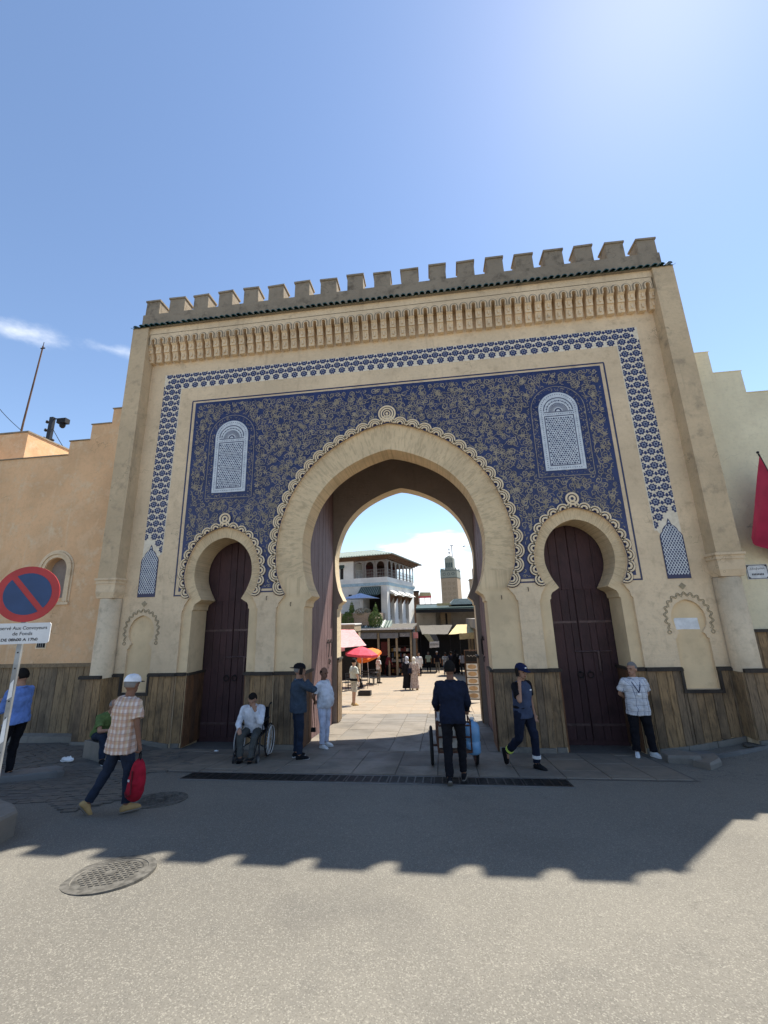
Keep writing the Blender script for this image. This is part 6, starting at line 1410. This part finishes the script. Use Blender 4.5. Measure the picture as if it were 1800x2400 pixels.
part('vest_patch', 'reflective', t, lambda b: b.sphere(B['pel']+B['sp']*.36+B['S']*-.08+B['F']*.145, (.03, .01, .015), 8, 6))
p = wpt(L, rot, B['HP'](.11, .02, .0)); phone('phone held to the ear of the man in the work vest', p, (0, R(-8), R(rot+90)))
# checked shirt by the right door
L = (4.97, -.24); rot = 178
t, J, B = person('man in white checked shirt with lanyard standing by the maroon door', L, rot, 1.74, dict(spine=(0, .0, 1), turn=-48, neck=(0, .08, 1), legL=((-.10, .02, -1), (-.06, -.02, -1), (-.7, 1, 0)), legR=((.08, .02, -1), (.04, -.02, -1), (.35, 1, 0)), **BEHIND),
    dict(hair=('hair_grey', 'short'), belly=.03, top=dict(mat='plaid_white', hem=-.20, loose=1.15, collar='plaid_white'), bottom=dict(mat='black_cloth', loose=1.22), shoe='shoe_white', sole='shoe_white'), 'skin_tan')
nk, sp_, S_, F_ = B['neck'], B['sp'], B['S'], B['F']; part('lanyard', 'cap_navy', t, lambda b: (b.tube([nk-S_*.07, nk-S_*.085+F_*.09-sp_*.06, nk-S_*.05+F_*.165-sp_*.16, nk+F_*.195-sp_*.27], .008, 5), b.tube([nk+S_*.07, nk+S_*.085+F_*.09-sp_*.06, nk+S_*.05+F_*.165-sp_*.16, nk+F_*.195-sp_*.27], .008, 5))); part('badge', 'cap_white', t, lambda b: b.sphere(nk+F_*.20-sp_*.31, (.045, .008, .028), 8, 6))
# people in the market
W2 = dict(hair=('hair_black', 'curly'), top=dict(mat='sage_shirt', hem=-.06, loose=1.04), bottom=dict(mat='stone_short', kind='shorts'), shoe='tan_leather')
t, J, B = person('boy in pale tee shirt and beige shorts standing on the sunlit paving', (-2.5, 7.62), -48, 1.74, dict(spine=(0, .0, 1), armL=((-.2, -.05, -1), (-.05, .1, -1)), armR=((.2, .05, -1), (.05, .25, -1)), legL=((-.07, .1, -1), (0, -.05, -1), (0, 1, 0)), legR=((.07, -.1, -1), (0, -.05, -1), (.1, 1, 0)), turn=10), W2, 'skin_light')
part('waist_bag', 'black_cloth', t, lambda b: b.tube([B['pel']+V(.2*math.cos(a), .15*math.sin(a), .0) for a in linspace(0, 2*math.pi, 19)[:-1]], .045, 8, closed=True), True)
part('paper_cup', 'paper_white', t, lambda b: b.lathe([(.03, -.12), (.038, 0)], tuple(J['R']['wr']), 10))
person('woman in black robe and grey headscarf walking into the market', (-.86, 14.1), 4, 1.66, {}, dict(hair=('scarf_grey', 'scarf'), bottom=dict(mat='black_cloth', kind='robe', loose=1.08), shoe='shoe_white'), 'skin_tan', False)
person('woman in patterned robe and cream headscarf beside the woman in black', (-.47, 13.95), -6, 1.63, {}, dict(hair=('scarf_cream', 'scarf'), bottom=dict(mat='print_dress', kind='robe', loose=1.0), shoe='tan_leather'), 'skin_tan', False)
t = thing('shoulder_bag', 'dark blue shoulder bag carried between the two robed women', 'bag', (-.70, 13.85, gz(0, 13.9)+.85)); part('bag', 'navy_cloth', t, lambda b: b.hexa([(-.12, -.06, 0), (.12, -.06, 0), (.12, .06, 0), (-.12, .06, 0)], [(-.09, -.04, .26), (.09, -.04, .26), (.09, .04, .26), (-.09, .04, .26)])); part('strap', 'navy_cloth', t, lambda b: b.tube([(-.08, 0, .25), (.0, .02, .52), (.08, 0, .25)], .012, 6))
WK = dict(legL=((-.05, .2, -1), (0, -.1, -1), (0, 1, 0)), legR=((.05, -.15, -1), (0, -.35, -1), (0, .8, -.6)), armL=((-.2, -.15, -1), (-.05, .15, -1)), armR=((.2, .15, -1), (.05, .3, -1)))
person('man in white robe coat walking out of the market lane', (-.80, 25.6), 172, 1.76, WK, dict(hair=('hair_black', 'short'), top=dict(mat='robe_white', sleeve='long', hem=-.42, loose=1.12, name='coat'), bottom=dict(mat='black_cloth')), 'skin_tan', False)
person('man in mint shirt walking away into the dark lane', (-.20, 31.0), 5, 1.76, WK, dict(hair=('hair_grey', 'short'), top=dict(mat='mint_shirt', hem=-.1), bottom=dict(mat='black_cloth')), 'skin_dark', False)
t, J, B = person('man with white cap and dark backpack walking away into the lane', (.62, 30.2), -5, 1.80, WK, dict(cap=('cap_white', False), top=dict(mat='navy_cloth', hem=-.1), bottom=dict(mat='khaki_trouser')), 'skin_tan', False)
part('backpack', 'black_cloth', t, lambda b: b.sphere(B['pel']+V(0, -.2, .28), (.16, .10, .24), 12, 8), True)
person('man in grey checked shirt walking beside an orange bag', (1.33, 26.6), 0, 1.72, WK, dict(hair=('hair_black', 'short'), top=dict(mat='plaid_grey', hem=-.14, loose=1.1), bottom=dict(mat='denim_light')), 'skin_dark', False)
t = thing('carrier_bag', 'orange carrier bag in the hand of the checked shirt man', 'bag', (1.63, 26.65, gz(1.6, 26.6)+.5)); part('bag', 'orange_bag', t, lambda b: b.hexa([(-.10, -.06, 0), (.10, -.06, 0), (.10, .06, 0), (-.10, .06, 0)], [(-.14, -.03, .42), (.14, -.03, .42), (.14, .03, .42), (-.14, .03, .42)])); part('handle', 'orange_bag', t, lambda b: b.tube([(-.06, 0, .4), (0, 0, .52), (.06, 0, .4)], .008, 5))
person('tall figure in black hooded robe at the mouth of the lane', (2.2, 27.6), 10, 1.86, {}, dict(hair=('black_cloth', 'scarf'), bottom=dict(mat='black_cloth', kind='robe', loose=1.15)), 'skin_tan', False)
person('person in black robe and dark cap beside the hooded figure', (1.85, 28.8), -10, 1.76, {}, dict(hair=('hair_black', 'short'), cap=('black_cloth', False), bottom=dict(mat='navy_cloth', kind='robe')), 'skin_tan', False)
person('man in grey shirt half hidden behind the black menu board', (2.75, 27.2), 15, 1.74, WK, dict(hair=('hair_black', 'short'), top=dict(mat='scarf_grey', hem=-.1), bottom=dict(mat='black_cloth')), 'skin_dark', False)
person('old man in blue and maroon jacket bending over the red chairs', (-3.45, 26.1), -62, 1.78, dict(spine=(0, .25, 1), armL=((-.2, .4, -1), (0, .6, -1)), armR=((.2, .4, -1), (0, .6, -1)), neck=(0, .4, 1)), dict(hair=('cap_white', 'short'), top=dict(mat='maroon_cloth', sleeve='long', hem=-.14, loose=1.1, name='jacket', collar='sky_shirt'), bottom=dict(mat='black_cloth')), 'skin_tan', False)
person('person in white and red top standing behind the parasol poles', (-3.1, 18.6), -50, 1.68, {}, dict(hair=('cap_white', 'short'), top=dict(mat='robe_white', hem=-.1), vest=None, bottom=dict(mat='khaki_trouser')), 'skin_tan', False)
person('man with dark shirt sitting at the cafe table under the parasol', (-4.15, 15.4), -70, 1.72, dict(pz=.5, spine=(0, .1, 1), legL=((-.15, .95, -.1), (0, .05, -1), (0, 1, 0)), legR=((.15, .95, -.1), (0, .05, -1), (0, 1, 0)), armL=((-.2, .3, -1), (0, .9, .1)), armR=((.2, .3, -1), (0, .9, .1))), dict(hair=('hair_black', 'short'), top=dict(mat='khaki_trouser', hem=-.06), bottom=dict(mat='black_cloth')), 'skin_tan', False)

# ------------------------------------------------------------------ street furniture and small things
plain('sign_red', (.42, .035, .035), .45, 0, .1, 5, .4); plain('sign_blue', (.025, .060, .15), .45, 0, .12, 5, .4); plain('sign_white', (.66, .67, .66), .5, 0, .06, 5, .4); plain('sign_ink', (.03, .03, .035), .6); plain('sign_back', (.3, .3, .3), .5, .5)
SP = (-3.385, -5.9); sg = gz(*SP)
ps = thing('parking_sign', 'round blue and red no parking sign with white text plate on post', 'sign', (SP[0], SP[1], sg), R(22))
def post(b):
    b.box(-.022, .022, .012, .05, -.3, 2.78)
pst = part('post', 'galvanised', ps, post)
part('bolt_hole', 'black', pst, lambda b: [b.box(-.007, .007, .0105, .013, .7+k*.16, .714+k*.16) for k in range(10)]); stuff(pst.children[0])
for (z, h_) in ((1.10, .26), (1.52, .2)): part('torn_sticker', 'paper_white', pst, lambda b: b.poly([(-.021, .0098, z), (.018, .0098, z+.03), (.012, .0098, z+h_), (-.015, .0098, z+h_-.04)]))
zc = 3.19-sg
dc = part('disc', 'sign_red', ps, lambda b: b.prism([(.30*math.cos(a), zc+.30*math.sin(a)) for a in linspace(0, 2*math.pi, 49)[:-1]], -.006, .008))
part('disc_back', 'sign_back', ps, lambda b: b.prism([(.295*math.cos(a), zc+.295*math.sin(a)) for a in linspace(0, 2*math.pi, 49)[:-1]], .0081, .012))
def halfmoon(sgn):
    def f(b):
        # a segment of the blue face on one side of the red diagonal bar (from upper left to lower right)
        r_ = .225; n_ = V(math.cos(R(40)), math.sin(R(40)), 0)*sgn; off = .028; a0 = math.acos(off/r_); base_ = math.atan2(n_.y, n_.x)
        b.prism([(r_*math.cos(base_+a), zc+r_*math.sin(base_+a)) for a in linspace(-a0, a0, 30)], -.0085, -.0058)
    return f
for q in (-1, 1): part('blue_face', 'sign_blue', dc, halfmoon(q))
pl = part('text_plate', 'sign_white', ps, lambda b: b.prism([(x, z) for x, z in ((-.27, 2.665-sg+.015), (-.255, 2.665-sg), (.255, 2.665-sg), (.27, 2.68-sg), (.27, 2.865-sg), (.255, 2.88-sg), (-.255, 2.88-sg), (-.27, 2.865-sg))], -.006, .006))
def text(body, size, x, z, y, par, mat, bold=0., align='CENTER', sx=1., name='lettering'):
    cu = bpy.data.curves.new('t', 'FONT'); cu.body = body; cu.size = size; cu.align_x = align; cu.offset = bold
    o = bpy.data.objects.new('t', cu); COL.objects.link(o); dg = bpy.context.evaluated_depsgraph_get(); me = bpy.data.meshes.new_from_object(o.evaluated_get(dg)); bpy.data.objects.remove(o)
    me.materials.clear(); me.materials.append(MATS[mat]); ob = link(name, me, par, (x, y, z), (math.pi/2, 0, 0), (sx, 1, 1)); return ob
text('Réservé Aux Convoyeurs', .050, 0, 2.812-sg, -.0075, pl, 'sign_ink', .0004, sx=.92)
text('de Fonds', .050, .02, 2.754-sg, -.0075, pl, 'sign_ink', .0004)
text('DE 08h00 A 17h0', .040, 0, 2.695-sg, -.0075, pl, 'sign_ink', .0012, sx=1.15)
# flag on the pale wall
fl = thing('moroccan_flag'.replace('moroccan_', 'red_'), 'red flag with a small green star drooping from a pole on the pale wall', 'flag', (8.6, .05, 4.9))
part('pole', 'black_metal', fl, lambda b: (b.tube([(.5, .04, -.6), (-.30, -.42, 1.25)], .018, 8), b.sphere((-.31, -.425, 1.28), .03, 8, 6)))
def flagm(b):
    A, Bq = V(-.29, -.42, 1.2), V(.35, -.05, -.25); n_, m_ = 16, 14; q = []
    for i in range(n_+1):
        s_ = i/n_; p0 = A.lerp(Bq, s_); row = []
        ln = 1.95*(1-.45*s_); dr = V(-.36+.15*s_, -.02, -1).normalized()
        for k in range(m_+1):
            t_ = k/m_; p = p0+dr*ln*t_*(1 if s_ > .02 else 1.0); fo = .07*math.sin(s_*15+t_*2.)*t_; p += V(.3, -1, 0)*fo; row.append(b.vert(p))
        q.append(row)
    for i in range(n_):
        for k in range(m_): b.face((q[i][k], q[i+1][k], q[i+1][k+1], q[i][k+1]))
plain('flag_red', (.33, .018, .045), .85, 0, .12, 4); plain('flag_green', (.02, .09, .04), .85)
part('cloth', 'flag_red', fl, flagm, True)
part('star', 'flag_green', fl, lambda b: b.tube([(-.32+.07*math.cos(a), -.53, .34+.07*math.sin(a)) for a in [math.pi/2+k*4*math.pi/5 for k in range(5)]], .008, 5, closed=True))
# tiled street plaque
pq = thing('street_plaque', 'white tile street plaque with dark border and script on the pale wall', 'sign', (8.01, .095, 3.6))
part('tile', 'white_tile', pq, lambda b: b.box(-.215, .215, -.012, .004, -.16, .16)); part('border', 'sign_ink', pq, lambda b: [b.box(-.205, .205, -.0145, -.0121, z, z+.012) for z in (-.15, .138)]+[b.box(x, x+.012, -.0145, -.0121, -.137, .137) for x in (-.205, .193)]+[b.poly([(sx*.19, -.0146, sz*.136), (sx*.15, -.0146, sz*.136), (sx*.19, -.0146, sz*.096)] if sx*sz < 0 else [(sx*.19, -.0146, sz*.136), (sx*.19, -.0146, sz*.096), (sx*.15, -.0146, sz*.136)]) for sx in (-1, 1) for sz in (-1, 1)])
rq = random.Random(3); part('script', 'sign_ink', pq, lambda b: [b.ribbon([(-.14+k*.042, .05+rq.uniform(-.015, .015)), (-.125+k*.042, .07+rq.uniform(0, .03)), (-.105+k*.042, .05)], .012, -.0135-k*.0001) for k in range(7)]+[b.box(-.12+k*.03, -.1+k*.03, -.0138, -.0122, -.075, -.035) for k in range(8)])
# roofs, poles and wires behind the rampart
bk = thing('roof_block', 'square orange roof block standing behind the rampart wall', 'building', (-15, 3.2, 7)); part('wall', 'orange_plaster', bk, lambda b: b.box(-4, 1.82, -1.2, 1.6, -1, 2.62)); part('coping', 'weathered_plaster', bk, lambda b: b.box(-4.02, 1.85, -1.23, 1.63, 2.62, 2.68)); part('low_wall', 'orange_plaster', bk, lambda b: b.box(1.83, 6.9, .3, 1.2, -1, 1.55))
ap = thing('antenna_mast', 'thin leaning metal antenna mast above the orange roof block', 'mast', (-17.2, 5, 8.8)); part('mast', 'brown_timber', ap, lambda b: b.tube([(0, 0, 0), (.08, 0, 3.0), (.30, 0, 7.0)], [.05, .04, .03], 8)); part('tip', 'black_metal', ap, lambda b: (b.box(.2, .42, -.02, .02, 6.85, 6.9), b.tube([(.30, 0, 6.9), (.31, 0, 7.2)], .015, 6)))
up = thing('utility_pole', 'dark utility pole with insulators and a camera on its arm', 'pole', (-15.65, 5, 8.5)); part('pole', 'black_metal', up, lambda b: b.box(-.09, .09, -.07, .07, 0, 3.45))
for z in (2.45, 2.85, 3.25): part('insulator', 'black_metal', up, lambda b: (b.tube([(-.08, 0, z), (-.2, 0, z)], .02, 6), b.lathe([(.03, -.06), (.07, -.03), (.04, 0), (.07, .03), (.03, .08)], (-.24, 0, z), 10)))
part('arm', 'black_metal', up, lambda b: b.tube([(0, 0, 3.4), (.6, 0, 3.3)], .03, 6)); part('camera', 'black', up, lambda b: (b.box(.35, .78, -.12, .12, 3.1, 3.32), b.sphere((.56, 0, 3.02), (.12, .12, .14), 10, 8))); part('lower_insulator', 'black_metal', up, lambda b: b.lathe([(.04, 2.0), (.09, 2.05), (.05, 2.1), (.09, 2.15), (.04, 2.2)], (.18, 0, .2), 10))
for (a, b_, lb) in (((-19.5, 5, 13.7), (-17.2, 5, 11.5), 'overhead wire running down to the antenna mast'), ((-15.55, 5, 11.4), (-13.6, 4.6, 9.4), 'slack wire from the utility pole down to the rampart')): tag(part('wire', 'black', None, lambda b: b.tube([Vector(a).lerp(Vector(b_), k/8)-Vector((0, 0, .12*math.sin(math.pi*k/8))) for k in range(9)], .014, 5)), lb, 'wire')
# bird in the sky beyond the arch
bd = thing('bird', 'small dark bird gliding in the sky seen through the arch', 'bird', (4.4, 40, 10.9), R(20)); part('body', 'black', bd, lambda b: (b.sphere((0, 0, 0), (.07, .17, .06), 10, 8), b.tube([(0, -.14, 0), (0, -.3, .0)], [.04, .06], 6)))
for q in (-1, 1): part('wing', 'black', bd, lambda b: b.hexa([(0, -.05, -.005), (.35*q, -.02, .09), (.35*q, .06, .09), (0, .08, -.005)], [(0, -.05, .015), (.35*q, -.02, .1), (.35*q, .06, .1), (0, .08, .015)]) or b.poly([(.35*q, -.02, .095), (.7*q, -.12, .02), (.35*q, .06, .095)]))
